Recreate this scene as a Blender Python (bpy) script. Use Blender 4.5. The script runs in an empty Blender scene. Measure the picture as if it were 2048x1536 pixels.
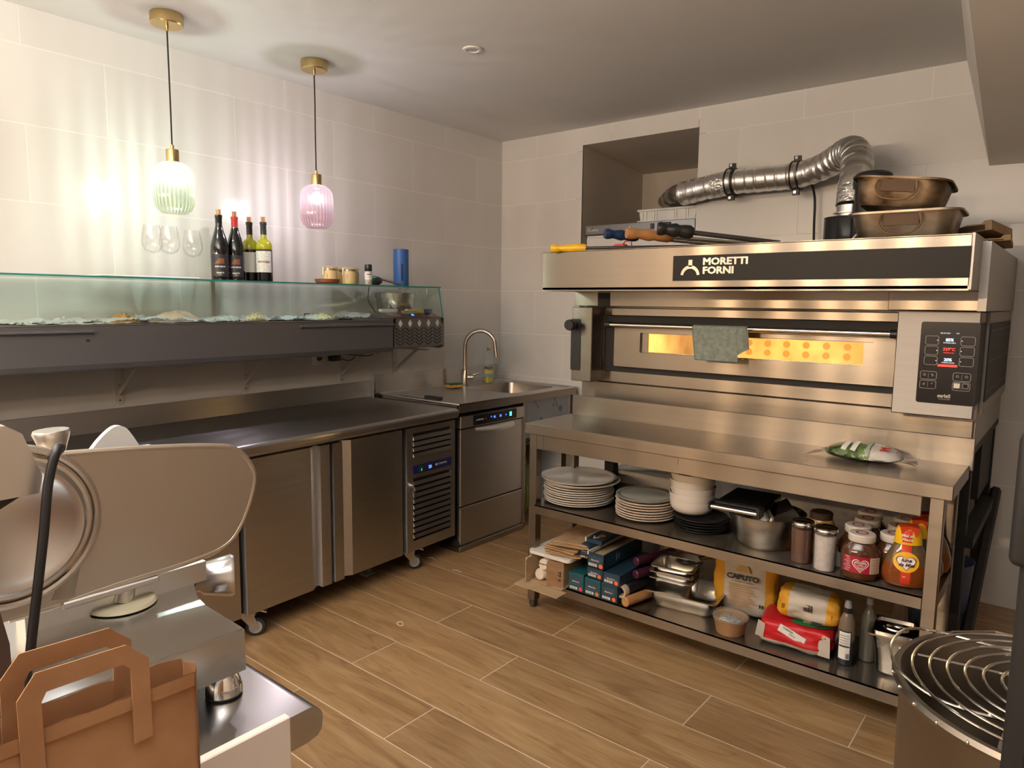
import bpy, bmesh, math, random
from mathutils import Vector, Matrix, noise
random.seed(7)
PI = math.pi
S = bpy.context.scene
C = S.collection
# ---------------------------------------------------------------- camera
cd = bpy.data.cameras.new('camera')
co = bpy.data.objects.new('camera', cd); C.objects.link(co)
CAM = Vector((3.30507, -3.92452, 1.40436))
yaw, pit, rol = 0.682855, -0.116664, 0.011117
F = Vector((-math.sin(yaw)*math.cos(pit), math.cos(yaw)*math.cos(pit), math.sin(pit)))
R0 = Vector((math.cos(yaw), math.sin(yaw), 0)); U0 = R0.cross(F)
Rr = R0*math.cos(rol) + U0*math.sin(rol); Ur = U0*math.cos(rol) - R0*math.sin(rol)
M = Matrix((Rr, Ur, -F)).transposed().to_4x4(); M.translation = CAM
co.matrix_world = M
cd.sensor_fit = 'HORIZONTAL'; cd.sensor_width = 36; cd.lens = 1403.3*36/2048
cd.clip_start = 0.02
S.camera = co
# ---------------------------------------------------------------- world, exposure, big lights
w = bpy.data.worlds.new('world'); S.world = w; w.use_nodes = True
w.node_tree.nodes['Background'].inputs[0].default_value = (1, .9, .8, 1)
w.node_tree.nodes['Background'].inputs[1].default_value = 0.02
S.view_settings.view_transform = 'Standard'; S.view_settings.look = 'None'
S.view_settings.exposure = 0.25; S.view_settings.gamma = 1.0
S.view_settings.use_curve_mapping = False
S.cycles.max_bounces = 9; S.cycles.diffuse_bounces = 4; S.cycles.glossy_bounces = 5
S.cycles.transmission_bounces = 6; S.cycles.transparent_max_bounces = 24
S.cycles.use_denoising = True; S.cycles.sample_clamp_indirect = 6
S.cycles.caustics_reflective = False; S.cycles.caustics_refractive = False
WARM = (1.0, .70, .42); COOL = (.76, .93, 1.0)
PEND_W = 8.5; SPOT_W = 9.5; FILL_W = 125; REAR_FILL_W = 9
def area(name, loc, rot, sx, sy, power, col):
    l = bpy.data.lights.new(name, 'AREA'); l.shape = 'RECTANGLE'; l.size = sx; l.size_y = sy
    l.energy = power; l.color = col
    o = bpy.data.objects.new(name, l); C.objects.link(o); o.location = loc; o.rotation_euler = rot
    return o
# unseen fill light added out of view, aimed up to brighten the ceiling
area('ceiling_fill', (2.3, -4.25, 2.0), (PI, 0, 0), 2.6, .7, FILL_W, (1.0, .985, .96))
# added broad fill from behind the camera, lifting walls and steel fronts
area('rear_fill', (2.4, -7.0, 1.45), (PI/2, 0, 0), 3.4, 2.0, REAR_FILL_W, (1.0, .91, .82))
# ---------------------------------------------------------------- materials
def nt(m): return m.node_tree.nodes, m.node_tree.links
def mat(name, col, rough=.5, metal=0., em=None, ems=0., alpha=None, spec=None, coat=0., trans=0.):
    m = bpy.data.materials.new(name); m.use_nodes = True
    b = m.node_tree.nodes['Principled BSDF']; i = b.inputs
    i['Base Color'].default_value = (*col, 1); i['Roughness'].default_value = rough
    i['Metallic'].default_value = metal
    if em: i['Emission Color'].default_value = (*em, 1); i['Emission Strength'].default_value = ems
    if spec is not None: i['Specular IOR Level'].default_value = spec
    if coat: i['Coat Weight'].default_value = coat
    if trans: i['Transmission Weight'].default_value = trans
    return m
def noisy(m, c1, c2, scale=(8, 8, 8), detail=4, rough=None, bump=0., bscale=None, space='Object', p=(.35, .65)):
    N, L = nt(m); b = N['Principled BSDF']
    tc = N.new('ShaderNodeTexCoord'); mp = N.new('ShaderNodeMapping'); mp.inputs['Scale'].default_value = scale
    n = N.new('ShaderNodeTexNoise'); n.inputs['Scale'].default_value = 1; n.inputs['Detail'].default_value = detail
    r = N.new('ShaderNodeValToRGB'); r.color_ramp.elements[0].color = (*c1, 1); r.color_ramp.elements[1].color = (*c2, 1)
    r.color_ramp.elements[0].position = p[0]; r.color_ramp.elements[1].position = p[1]
    L.new(tc.outputs[space], mp.inputs[0]); L.new(mp.outputs[0], n.inputs['Vector'])
    L.new(n.outputs['Fac'], r.inputs[0]); L.new(r.outputs[0], b.inputs['Base Color'])
    if rough:
        mr = N.new('ShaderNodeMapRange'); mr.inputs[3].default_value = rough[0]; mr.inputs[4].default_value = rough[1]
        L.new(n.outputs['Fac'], mr.inputs[0]); L.new(mr.outputs[0], b.inputs['Roughness'])
    if bump:
        bp = N.new('ShaderNodeBump'); bp.inputs['Strength'].default_value = bump; bp.inputs['Distance'].default_value = .01
        L.new(n.outputs['Fac'], bp.inputs['Height']); L.new(bp.outputs[0], b.inputs['Normal'])
    return m
def steel(name, col=(.285, .25, .212), rough=.225, tan=(0, 1, 1), an=1.0, streak=(1.5, 50, 50)):
    m = mat(name, col, rough, 1.0); N, L = nt(m); b = N['Principled BSDF']
    b.inputs['Anisotropic'].default_value = an
    v = N.new('ShaderNodeCombineXYZ')
    for k in range(3): v.inputs[k].default_value = tan[k]
    L.new(v.outputs[0], b.inputs['Tangent'])
    tc = N.new('ShaderNodeTexCoord'); mp = N.new('ShaderNodeMapping'); mp.inputs['Scale'].default_value = streak
    n = N.new('ShaderNodeTexNoise'); n.inputs['Scale'].default_value = 1; n.inputs['Detail'].default_value = 5
    L.new(tc.outputs['Object'], mp.inputs[0]); L.new(mp.outputs[0], n.inputs['Vector'])
    mr = N.new('ShaderNodeMapRange'); mr.inputs[3].default_value = rough-.02; mr.inputs[4].default_value = rough+.03
    L.new(n.outputs['Fac'], mr.inputs[0]); L.new(mr.outputs[0], b.inputs['Roughness'])
    mx = N.new('ShaderNodeMixRGB'); mx.inputs[1].default_value = (*[c*.9 for c in col], 1); mx.inputs[2].default_value = (*[min(1, c*1.1) for c in col], 1)
    L.new(n.outputs['Fac'], mx.inputs[0]); L.new(mx.outputs[0], b.inputs['Base Color'])
    return m
def edge_fac(N, L, lo, hi, pw=3.5):
    lw = N.new('ShaderNodeLayerWeight'); lw.inputs[0].default_value = .5
    p = N.new('ShaderNodeMath'); p.operation = 'POWER'; L.new(lw.outputs['Facing'], p.inputs[0]); p.inputs[1].default_value = pw
    m = N.new('ShaderNodeMapRange'); L.new(p.outputs[0], m.inputs[0]); m.inputs[3].default_value = lo; m.inputs[4].default_value = hi
    return m.outputs[0]
def glassy(name, tint=(1, 1, 1), rough=.03, ior=1.45, haze=0., hazecol=(.9, .9, .9)):
    """thin clear pane or wall of glass: tinted see-through plus Fresnel gloss"""
    m = bpy.data.materials.new(name); m.use_nodes = True; N, L = nt(m); N.remove(N['Principled BSDF'])
    out = [n for n in N if n.type == 'OUTPUT_MATERIAL'][0]
    t = N.new('ShaderNodeBsdfTransparent'); t.inputs[0].default_value = (*tint, 1)
    g = N.new('ShaderNodeBsdfGlossy'); g.inputs['Roughness'].default_value = rough
    fo = edge_fac(N, L, .04+.03*(ior-1.3), .85)
    mx = N.new('ShaderNodeMixShader'); L.new(fo, mx.inputs[0]); L.new(t.outputs[0], mx.inputs[1]); L.new(g.outputs[0], mx.inputs[2])
    last = mx
    if haze:
        d = N.new('ShaderNodeBsdfDiffuse'); d.inputs[0].default_value = (*hazecol, 1)
        m2 = N.new('ShaderNodeMixShader'); m2.inputs[0].default_value = haze
        L.new(mx.outputs[0], m2.inputs[1]); L.new(d.outputs[0], m2.inputs[2]); last = m2
    L.new(last.outputs[0], out.inputs[0])
    return m
def emit(name, col, s):
    return mat(name, (0, 0, 0), .5, em=col, ems=s)
SX = steel('brushed_steel_along_x')                                   # grain along x (right-hand furniture)
SY = steel('brushed_steel_along_y', (.50, .49, .48), .30, (1, 0, 1), .95, (60, 3, 60))
SYT = steel('brushed_worktop_steel', (.52, .51, .51), .30, (1, 0, 1), .85, (40, 2, 40))
SDK = steel('dark_brushed_steel', (.34, .32, .30), .36, (0, 1, 1), .7)
POL = mat('polished_steel', (.66, .64, .61), .14, 1.0)
POT = noisy(mat('pan_steel', (.6, .58, .54), .22, 1.0), (.52, .50, .46), (.66, .64, .60), (9, 9, 20), rough=(.16, .32))
CHR = mat('chrome', (.78, .78, .78), .07, 1.0)
SAT = mat('satin_cast_aluminium', (.66, .64, .61), .33, 1.0)
BRASS = mat('brushed_brass', (.62, .47, .22), .28, 1.0)
NICK = mat('brushed_nickel_tap', (.45, .40, .35), .25, 1.0)
BLK = mat('black_plastic', (.012, .012, .013), .38)
BLKM = mat('matt_black', (.008, .008, .008), .65)
DKG = mat('dark_grey_paint', (.040, .038, .037), .45)
RUB = mat('black_rubber', (.015, .015, .015), .7)
WHT = mat('white_plastic', (.78, .77, .74), .4)
WPNT = mat('white_painted_steel', (.62, .58, .53), .45)
GREYP = mat('grey_painted_front', (.155, .155, .17), .34, .55)
CERW = mat('white_ceramic', (.62, .57, .51), .18)
CERP = mat('pinkish_stoneware', (.64, .53, .44), .3)
CERG = mat('grey_green_glazed', (.26, .26, .22), .12)
CERD = mat('black_slate_ceramic', (.016, .017, .018), .25)
PLAS = noisy(mat('plaster', (.5, .5, .5), .85), (.70, .695, .68), (.73, .725, .71), (2, 2, 2))
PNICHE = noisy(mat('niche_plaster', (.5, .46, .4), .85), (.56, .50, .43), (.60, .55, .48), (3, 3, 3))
PBEAM = noisy(mat('bulkhead_plaster', (.4, .4, .4), .85), (.66, .64, .61), (.70, .68, .65), (2, 2, 2))
GROUTW = mat('pale_wall_grout', (.82, .81, .78), .9)
BROWNW = noisy(mat('brown_plaster', (.3, .2, .13), .8), (.38, .32, .27), (.44, .37, .31), (2, 2, 2))
GROUTF = mat('pale_floor_grout', (.62, .52, .40), .9)
KRAFT = noisy(mat('kraft_paper', (.4, .25, .13), .8), (.36, .22, .11), (.45, .29, .16), (20, 20, 20), bump=.15)
BAGK = noisy(mat('brown_bag_paper', (.3, .13, .05), .75), (.28, .135, .058), (.34, .175, .08), (14, 14, 14), bump=.3)
CARD = noisy(mat('cardboard', (.38, .27, .16), .85), (.36, .25, .145), (.44, .32, .195), (10, 10, 60), bump=.1)
NAVY = mat('navy_carton', (.012, .035, .060), .42)
TEAL = mat('teal_carton', (.010, .075, .095), .42)
PURP = mat('plum_film', (.06, .012, .03), .35)
ORANGE = mat('orange_print', (.75, .14, .03), .5)
REDP = mat('red_print', (.62, .03, .03), .45)
WPR = mat('white_print', (.75, .74, .70), .5)
KPR = mat('black_print', (.015, .015, .018), .5)
YEL = mat('yellow_plastic', (.80, .46, .01), .35)
BLU = mat('blue_plastic', (.02, .08, .30), .35)
GRYPL = mat('grey_plastic', (.28, .28, .29), .4)
TAN = noisy(mat('turned_wood', (.42, .18, .06), .5), (.38, .16, .05), (.50, .24, .09), (30, 30, 30))
WOODR = noisy(mat('rolling_pin_wood', (.40, .19, .07), .5), (.36, .17, .06), (.46, .24, .10), (20, 3, 20))
CLEAR = glassy('clear_glass', ior=2.2)
PANE = glassy('display_glass', (.93, .98, .96), .02, 1.35)
GEDGE = mat('green_glass_edge', (.03, .26, .23), .15, em=(.02, .16, .14), ems=0.0)
FILM = glassy('cling_film', (.90, .92, .93), .12, 5.0, .42, (.88, .88, .88))
def tiles_mat(name, c1, c2):
    m = mat(name, c1, .22); N, L = nt(m); b = N['Principled BSDF']
    tc = N.new('ShaderNodeTexCoord'); mp = N.new('ShaderNodeMapping'); mp.inputs['Scale'].default_value = (1.2, 1.2, .5)
    oi = N.new('ShaderNodeObjectInfo'); ad = N.new('ShaderNodeVectorMath'); ad.operation = 'ADD'
    L.new(tc.outputs['Object'], ad.inputs[0]); L.new(oi.outputs['Random'], ad.inputs[1])
    n = N.new('ShaderNodeTexNoise'); n.inputs['Scale'].default_value = 2; n.inputs['Detail'].default_value = 6
    L.new(ad.outputs[0], mp.inputs[0]); L.new(mp.outputs[0], n.inputs['Vector'])
    r = N.new('ShaderNodeValToRGB'); r.color_ramp.elements[0].color = (*c1, 1); r.color_ramp.elements[1].color = (*c2, 1)
    r.color_ramp.elements[0].position = .3; r.color_ramp.elements[1].position = .7
    L.new(n.outputs['Fac'], r.inputs[0]); L.new(r.outputs[0], b.inputs['Base Color'])
    n2 = N.new('ShaderNodeTexNoise'); n2.inputs['Scale'].default_value = 14; n2.inputs['Detail'].default_value = 2
    L.new(tc.outputs['Object'], n2.inputs['Vector'])
    bp = N.new('ShaderNodeBump'); bp.inputs['Strength'].default_value = .05; bp.inputs['Distance'].default_value = .004
    L.new(n2.outputs['Fac'], bp.inputs['Height']); L.new(bp.outputs[0], b.inputs['Normal'])
    return m
TILE = tiles_mat('satin_wall_tile', (.70, .685, .665), (.76, .745, .725))
def plank_mat():
    m = mat('oak_look_floor_tile', (.3, .2, .1), .38); N, L = nt(m); b = N['Principled BSDF']
    tc = N.new('ShaderNodeTexCoord'); oi = N.new('ShaderNodeObjectInfo')
    mul = N.new('ShaderNodeMath'); mul.operation = 'MULTIPLY'; mul.inputs[1].default_value = 37
    L.new(oi.outputs['Random'], mul.inputs[0])
    ad = N.new('ShaderNodeVectorMath'); ad.operation = 'ADD'; L.new(tc.outputs['Object'], ad.inputs[0]); L.new(mul.outputs[0], ad.inputs[1])
    def ns(sc, s, d, dist=0.):
        mp = N.new('ShaderNodeMapping'); mp.inputs['Scale'].default_value = sc; L.new(ad.outputs[0], mp.inputs[0])
        n = N.new('ShaderNodeTexNoise'); n.inputs['Scale'].default_value = s; n.inputs['Detail'].default_value = d
        n.inputs['Distortion'].default_value = dist; L.new(mp.outputs[0], n.inputs['Vector']); return n.outputs['Fac']
    def ramp(f, els):
        r = N.new('ShaderNodeValToRGB'); e = r.color_ramp.elements
        e[0].position, e[0].color = els[0][0], (*els[0][1], 1); e[1].position, e[1].color = els[1][0], (*els[1][1], 1)
        for p, c in els[2:]:
            x = e.new(p); x.color = (*c, 1)
        L.new(f, r.inputs[0]); return r.outputs[0]
    def mix(a, c, f, mode='MULTIPLY'):
        x = N.new('ShaderNodeMixRGB'); x.blend_type = mode
        if isinstance(f, float): x.inputs[0].default_value = f
        else: L.new(f, x.inputs[0])
        L.new(a, x.inputs[1]); L.new(c, x.inputs[2]); return x.outputs[0]
    grain = ramp(ns((1.1, 9, 1), 2.2, 8, 1.6), [(.25, (.26, .145, .064)), (.75, (.46, .305, .160)), (.5, (.36, .225, .108))])
    fine = ramp(ns((4, 120, 1), 2, 4), [(.3, (.80, .78, .76)), (.7, (1, 1, 1))])
    dark = ramp(ns((1.6, 7, 1), 1.7, 5, 2.2), [(.26, (.58, .50, .44)), (.42, (1, 1, 1))])
    tone = ramp(oi.outputs['Random'], [(0., (.88, .86, .84)), (1., (1.12, 1.1, 1.06))])
    c = mix(mix(mix(grain, fine, .8), dark, .8), tone, 1.0)
    L.new(c, b.inputs['Base Color'])
    bp = N.new('ShaderNodeBump'); bp.inputs['Strength'].default_value = .12; bp.inputs['Distance'].default_value = .003
    L.new(ns((3, 60, 1), 2, 4), bp.inputs['Height']); L.new(bp.outputs[0], b.inputs['Normal'])
    return m
WOOD = plank_mat()
# ---------------------------------------------------------------- mesh builder
class B:
    def __init__(s): s.v = []; s.f = []; s.bev = []
    def add(s, vs, fs):
        n = len(s.v); s.v += [Vector(v) for v in vs]; s.f += [tuple(i+n for i in f) for f in fs]; return s
    def xf(s, m, start=0):
        for i in range(start, len(s.v)): s.v[i] = m @ s.v[i]
        return s
    def box(s, x0, x1, y0, y1, z0, z1, bev=0, seg=1):
        if bev:
            bm = bmesh.new(); bmesh.ops.create_cube(bm, size=1)
            for v in bm.verts: v.co = Vector(((x0+x1)/2+v.co.x*(x1-x0), (y0+y1)/2+v.co.y*(y1-y0), (z0+z1)/2+v.co.z*(z1-z0)))
            bmesh.ops.bevel(bm, geom=bm.edges[:], offset=bev, segments=seg, affect='EDGES', profile=.5)
            bm.verts.index_update()
            s.add([v.co.copy() for v in bm.verts], [[v.index for v in f.verts] for f in bm.faces]); bm.free(); return s
        return s.add([(x, y, z) for x in (x0, x1) for y in (y0, y1) for z in (z0, z1)],
                     [(0, 1, 3, 2), (4, 6, 7, 5), (0, 4, 5, 1), (2, 3, 7, 6), (0, 2, 6, 4), (1, 5, 7, 3)])
    def prism(s, poly, a, b, ax='y'):
        n = len(poly)
        def P(p, t): return {'x': (t, p[0], p[1]), 'y': (p[0], t, p[1]), 'z': (p[0], p[1], t)}[ax]
        return s.add([P(p, a) for p in poly]+[P(p, b) for p in poly],
                     [tuple(range(n)), tuple(range(2*n-1, n-1, -1))]+[(i, i+n, (i+1) % n+n, (i+1) % n) for i in range(n)])
    def lathe(s, prof, n=28, c=(0, 0, 0), rib=None):
        vs = []; fs = []; k = len(prof)
        for i in range(n):
            a = 2*PI*i/n
            q = 1.0 if not rib else 1+rib[1]*abs(math.cos(a*rib[0]/2))
            for r, z in prof: vs.append((c[0]+r*q*math.cos(a), c[1]+r*q*math.sin(a), c[2]+z))
        for i in range(n):
            j = (i+1) % n
            for t in range(k-1): fs.append((i*k+t, j*k+t, j*k+t+1, i*k+t+1))
        loop = prof[0] == prof[-1]
        if prof[0][0] > 1e-5 and not loop: fs.append(tuple(i*k for i in range(n))[::-1])
        if prof[-1][0] > 1e-5 and not loop: fs.append(tuple(i*k+k-1 for i in range(n)))
        return s.add(vs, fs)
    def shell(s, prof, t, n=28, c=(0, 0, 0), rib=None):
        """open vessel: profile goes out and comes back in by thickness t"""
        inner = [(max(r-t, 0.0), z+(t if i == 0 else 0)) for i, (r, z) in enumerate(prof)]
        inner[0] = (0.0, prof[0][1]+t)
        st = [(0.0, prof[0][1])]+list(prof) if prof[0][0] > 1e-5 else list(prof)
        inn = [(max(r-t, 0.0), z) for r, z in prof]; inn[0] = (max(prof[0][0]-t, 0.0), prof[0][1]+t)
        seq = st+inn[::-1]+([(0.0, prof[0][1]+t)] if prof[0][0] > 1e-5 else [])
        return s.lathe(seq, n, c, rib)
    def cyl(s, p, q, r, r2=None, n=16):
        p = Vector(p); q = Vector(q); d = (q-p); L = d.length; r2 = r if r2 is None else r2
        st = len(s.v); s.lathe([(r, 0), (r2, L)], n)
        m = d.to_track_quat('Z', 'Y').to_matrix().to_4x4(); m.translation = p
        return s.xf(m, st)
    def tube(s, pts, r, n=8, closed=False, cap=True):
        pts = [Vector(p) for p in pts]; k = len(pts); rs = r if isinstance(r, (list, tuple)) else [r]*k
        vs = []; fs = []; up = None
        for i, p in enumerate(pts):
            a = pts[(i-1) % k] if (closed or i > 0) else p; b_ = pts[(i+1) % k] if (closed or i < k-1) else p
            t = (b_-a).normalized()
            if up is None: up = t.orthogonal().normalized()
            up = (up-t*up.dot(t)).normalized(); sd = t.cross(up)
            for j in range(n):
                a_ = 2*PI*j/n; vs.append(p+(up*math.cos(a_)+sd*math.sin(a_))*rs[i])
        for i in range(k if closed else k-1):
            i2 = (i+1) % k
            for j in range(n): fs.append((i*n+j, i*n+(j+1) % n, i2*n+(j+1) % n, i2*n+j))
        if cap and not closed: fs.append(tuple(range(n))[::-1]); fs.append(tuple((k-1)*n+j for j in range(n)))
        return s.add(vs, fs)
    def grid(s, fn, nu, nv):
        return s.add([fn(i/nu, j/nv) for i in range(nu+1) for j in range(nv+1)],
                     [(i*(nv+1)+j, (i+1)*(nv+1)+j, (i+1)*(nv+1)+j+1, i*(nv+1)+j+1) for i in range(nu) for j in range(nv)])
    def sph(s, c, r, n=16, sc=(1, 1, 1)):
        st = len(s.v); s.lathe([(r*math.sin(PI*i/n), -r*math.cos(PI*i/n)) for i in range(n+1)], n*2)
        m = Matrix.Diagonal((*sc, 1)); m.translation = Vector(c); return s.xf(m, st)
    def obj(s, name, mt, parent=None, world=False, smooth=True, ang=35):
        me = bpy.data.meshes.new(name)
        vs = s.v
        if world and parent is not None:
            inv = MW[parent.name].inverted(); vs = [inv @ v for v in vs]
        me.from_pydata([tuple(v) for v in vs], [], s.f); me.update()
        bm = bmesh.new(); bm.from_mesh(me); bmesh.ops.remove_doubles(bm, verts=bm.verts, dist=1e-6)
        bmesh.ops.recalc_face_normals(bm, faces=bm.faces); bm.to_mesh(me); bm.free()
        if smooth:
            me.polygons.foreach_set('use_smooth', [True]*len(me.polygons))
            try: me.set_sharp_from_angle(angle=math.radians(ang))
            except Exception: pass
        me.materials.append(mt)
        o = bpy.data.objects.new(name, me); C.objects.link(o)
        if parent is not None: o.parent = parent; MW[o.name] = MW[parent.name]
        else: MW[o.name] = Matrix()
        return o
MW = {}
def tag(o, label=None, cat=None, group=None, kind=None):
    if label: o['label'] = label
    if cat: o['category'] = cat
    if group: o['group'] = group
    if kind: o['kind'] = kind
    return o
def thing(name, label, cat, loc=(0, 0, 0), rz=0, group=None, rot=None):
    o = bpy.data.objects.new(name, None); C.objects.link(o); o.empty_display_size = .05
    o.location = loc; o.rotation_euler = rot if rot else (0, 0, rz)
    MW[o.name] = Matrix.LocRotScale(Vector(loc), o.rotation_euler, None)
    return tag(o, label, cat, group)
def settle(name, loc=(0, 0, 0)):
    o = bpy.data.objects.new(name, None); C.objects.link(o); o.location = loc
    MW[o.name] = Matrix.Translation(Vector(loc)); o['kind'] = 'structure'; return o
def dup(root, loc, rz=None, label=None, group=None, rot=None, scale=None):
    def cp(o, par):
        c = o.copy(); C.objects.link(c); c.parent = par
        for ch in o.children: cp(ch, c)
        return c
    r = cp(root, None); r.location = loc
    if rz is not None: r.rotation_euler = (0, 0, rz)
    if rot: r.rotation_euler = rot
    if scale: r.scale = scale
    if label: r['label'] = label
    if group: r['group'] = group
    MW[r.name] = Matrix.LocRotScale(Vector(loc), r.rotation_euler, None)
    return r
FACE = {'-y': Matrix.Rotation(PI/2, 4, 'X'), '+x': Matrix.Rotation(PI/2, 4, 'Z') @ Matrix.Rotation(PI/2, 4, 'X'),
        '+z': Matrix(), '+y': Matrix.Rotation(PI, 4, 'Z') @ Matrix.Rotation(PI/2, 4, 'X')}
def text_mesh(s, size, ext=.0004, bold=0., align='CENTER', shear=0.):
    cu = bpy.data.curves.new('t', 'FONT'); cu.body = s; cu.size = size; cu.extrude = ext; cu.align_x = align; cu.align_y = 'CENTER'
    cu.offset = bold; cu.resolution_u = 2; cu.shear = shear
    o = bpy.data.objects.new('t', cu); C.objects.link(o)
    dg = bpy.context.evaluated_depsgraph_get(); me = bpy.data.meshes.new_from_object(o.evaluated_get(dg))
    bpy.data.objects.remove(o); bpy.data.curves.remove(cu); return me
def text(s, size, mt, parent, loc, face='-y', world=True, ext=.0004, bold=0., align='CENTER', name='lettering', shear=0., spin=0., sx=1., fat=0.):
    me = text_mesh(s, size, ext, bold, align, shear)
    if fat:
        bm = bmesh.new()
        for k, (dx, dy) in enumerate(((0, 0), (fat, 0), (-fat, 0), (0, fat*.8), (0, -fat*.8), (fat*.7, fat*.6), (-fat*.7, -fat*.6), (fat*.7, -fat*.6), (-fat*.7, fat*.6))):
            m2 = me.copy(); m2.transform(Matrix.Translation((dx, dy, k*.00002))); bm.from_mesh(m2); bpy.data.meshes.remove(m2)
        bm.to_mesh(me); bm.free()
    m = FACE[face] @ Matrix.Rotation(spin, 4, 'Z') @ Matrix.Diagonal((sx, 1, 1, 1)); m.translation = Vector(loc)
    if world: m = MW[parent.name].inverted() @ m
    me.transform(m); me.materials.clear(); me.materials.append(mt)
    o = bpy.data.objects.new(name, me); C.objects.link(o); o.parent = parent; MW[o.name] = MW[parent.name]
    return o
def wrap_text(s, size, mt, parent, r, z, a0=-PI/2, bold=0., name='lettering', sx=1., spin=0.):
    me = text_mesh(s, size, .0003, bold)
    rm = Matrix.Rotation(spin, 4, 'Z')
    for v in me.vertices:
        c = rm @ v.co
        a = a0+c.x*sx/r; rr = r+.0004+c.z; zz = c.y
        v.co = Vector((rr*math.cos(a), rr*math.sin(a), z+zz))
    me.materials.clear(); me.materials.append(mt)
    o = bpy.data.objects.new(name, me); C.objects.link(o); o.parent = parent; MW[o.name] = MW[parent.name]
    return o
def patch(b, r, z0, z1, a0, a1, n=10, t=.0006, r1=None):
    """curved label on a cylinder or cone of radius r (bottom) to r1 (top)"""
    r1 = r if r1 is None else r1
    vs = []
    for i in range(n+1):
        a = a0+(a1-a0)*i/n
        for rr, z in ((r+t, z0), (r1+t, z1), (r, z0), (r1, z1)): vs.append((rr*math.cos(a), rr*math.sin(a), z))
    fs = []
    for i in range(n):
        k = i*4; fs += [(k, k+4, k+5, k+1), (k+1, k+5, k+7, k+3), (k, k+2, k+6, k+4)]
    fs += [(0, 1, 3, 2), (4*n, 4*n+2, 4*n+3, 4*n+1)]
    return b.add(vs, fs)
def face_cam(x, y, off=0.): return math.atan2(CAM.y-y, CAM.x-x)+off
def spline(pts, n=8):
    pts = [Vector(p) for p in pts]; out = []
    P = [pts[0]]+pts+[pts[-1]]
    for i in range(1, len(P)-2):
        for k in range(n):
            t = k/n; a, b_, c, d = P[i-1], P[i], P[i+1], P[i+2]
            out.append(.5*((2*b_)+(c-a)*t+(2*a-5*b_+4*c-d)*t*t+(3*b_-a-3*c+d)*t**3))
    out.append(pts[-1]); return out
def rrect(x0, x1, y0, y1, r, n=4):
    o = []
    for cx, cy, a in ((x1-r, y1-r, 0), (x0+r, y1-r, PI/2), (x0+r, y0+r, PI), (x1-r, y0+r, 1.5*PI)):
        for i in range(n+1): o.append((cx+r*math.cos(a+i*PI/2/n), cy+r*math.sin(a+i*PI/2/n)))
    return o
def ring_frame(b, outer, inner, a, c, ax):
    n = len(outer)
    def P(p, t): return {'x': (t, p[0], p[1]), 'y': (p[0], t, p[1]), 'z': (p[0], p[1], t)}[ax]
    vs = [P(p, a) for p in outer]+[P(p, a) for p in inner]+[P(p, c) for p in outer]+[P(p, c) for p in inner]
    fs = []
    for i in range(n):
        j = (i+1) % n
        fs += [(i, j, n+j, n+i), (2*n+i, 3*n+i, 3*n+j, 2*n+j), (i, 2*n+i, 2*n+j, j), (n+i, n+j, 3*n+j, 3*n+i)]
    return b.add(vs, fs)
# ================================================================ THE ROOM
H = 2.526; XR = 4.6; YB = -7.2
floor = settle('floor'); B().box(0, XR, YB, .0, -.12, -.0006).obj('screed', GROUTF, floor)
pw = .23166; c0 = -2.3067; PL = 1.167
for k in range(-9, 10):
    y0 = c0+k*pw; y1 = min(y0+pw, 0)
    if y0 >= -.01: continue
    x = (1.20 if k % 2 == 0 else 1.66)-4*PL
    while x < XR:
        a, b_ = max(x, 0), min(x+PL, XR)
        if b_-a > .02:
            B().box(a+.0021, b_-.0021, y0+.0021, y1-.0021, -.004, .0, 0).obj('plank', WOOD, floor, smooth=False)
        x += PL
B().box(0, XR, YB, c0-9*pw, -.002, .0).obj('plank', WOOD, floor)
def rects_minus(r, holes):
    out = [r]
    for hx0, hx1, hz0, hz1 in holes:
        nw = []
        for a0, a1, b0, b1 in out:
            if a1 <= hx0 or a0 >= hx1 or b1 <= hz0 or b0 >= hz1: nw.append((a0, a1, b0, b1)); continue
            if a0 < hx0: nw.append((a0, hx0, b0, b1)); a0 = hx0
            if a1 > hx1: nw.append((hx1, a1, b0, b1)); a1 = hx1
            if b0 < hz0: nw.append((a0, a1, b0, hz0)); b0 = hz0
            if b1 > hz1: nw.append((a0, a1, hz1, b1)); b1 = hz1
        out = nw
    return out
g = .0021
def tile_wall(parent, axis, u_end, offA, offB, holes):
    tw, th, z1 = .5857, .30, 2.3797
    for r in range(0, 9):
        top = H if r == 0 else z1-(r-1)*th; bot = z1-r*th
        if bot < 0: bot = 0
        if top <= 0.01: break
        off = offA if r % 2 == 0 else offB
        k = -1
        while True:
            a = off+k*tw; k += 1
            if a > u_end: break
            a0, a1 = max(a, 0), min(a+tw, u_end)
            if a1-a0 < .01: continue
            bb = B()
            for q0, q1, p0, p1 in rects_minus((a0+g, a1-g, bot+g, top-(0 if r == 0 else g)), holes):
                if q1-q0 < .003 or p1-p0 < .003: continue
                if axis == 'x': bb.box(-.008, .0, -q1, -q0, p0, p1)
                else: bb.box(q0, q1, .0, .008, p0, p1)
            if bb.v: bb.obj('tile', TILE, parent, smooth=False)
wl = settle('wall_left'); B().box(-.12, -.0006, YB, .14, 0, H).obj('grout_bed', GROUTW, wl)
tile_wall(wl, 'x', 5.2, .5776, .2744, [])
NX0, NX1, NZ0, NZ1, ND = .684, 1.486, 1.0, 2.417, .80
wb = settle('wall_back')
gb = B()
for q0, q1, p0, p1 in rects_minus((0, XR, 0, H), [(NX0-.045, NX1+.045, NZ0-.045, NZ1+.045)]): gb.box(q0, q1, .0006, .12, p0, p1)
gb.obj('grout_bed', GROUTW, wb)
tile_wall(wb, 'y', XR, .31, -.0295+.5857, [(NX0, NX1, NZ0, NZ1)])
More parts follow.
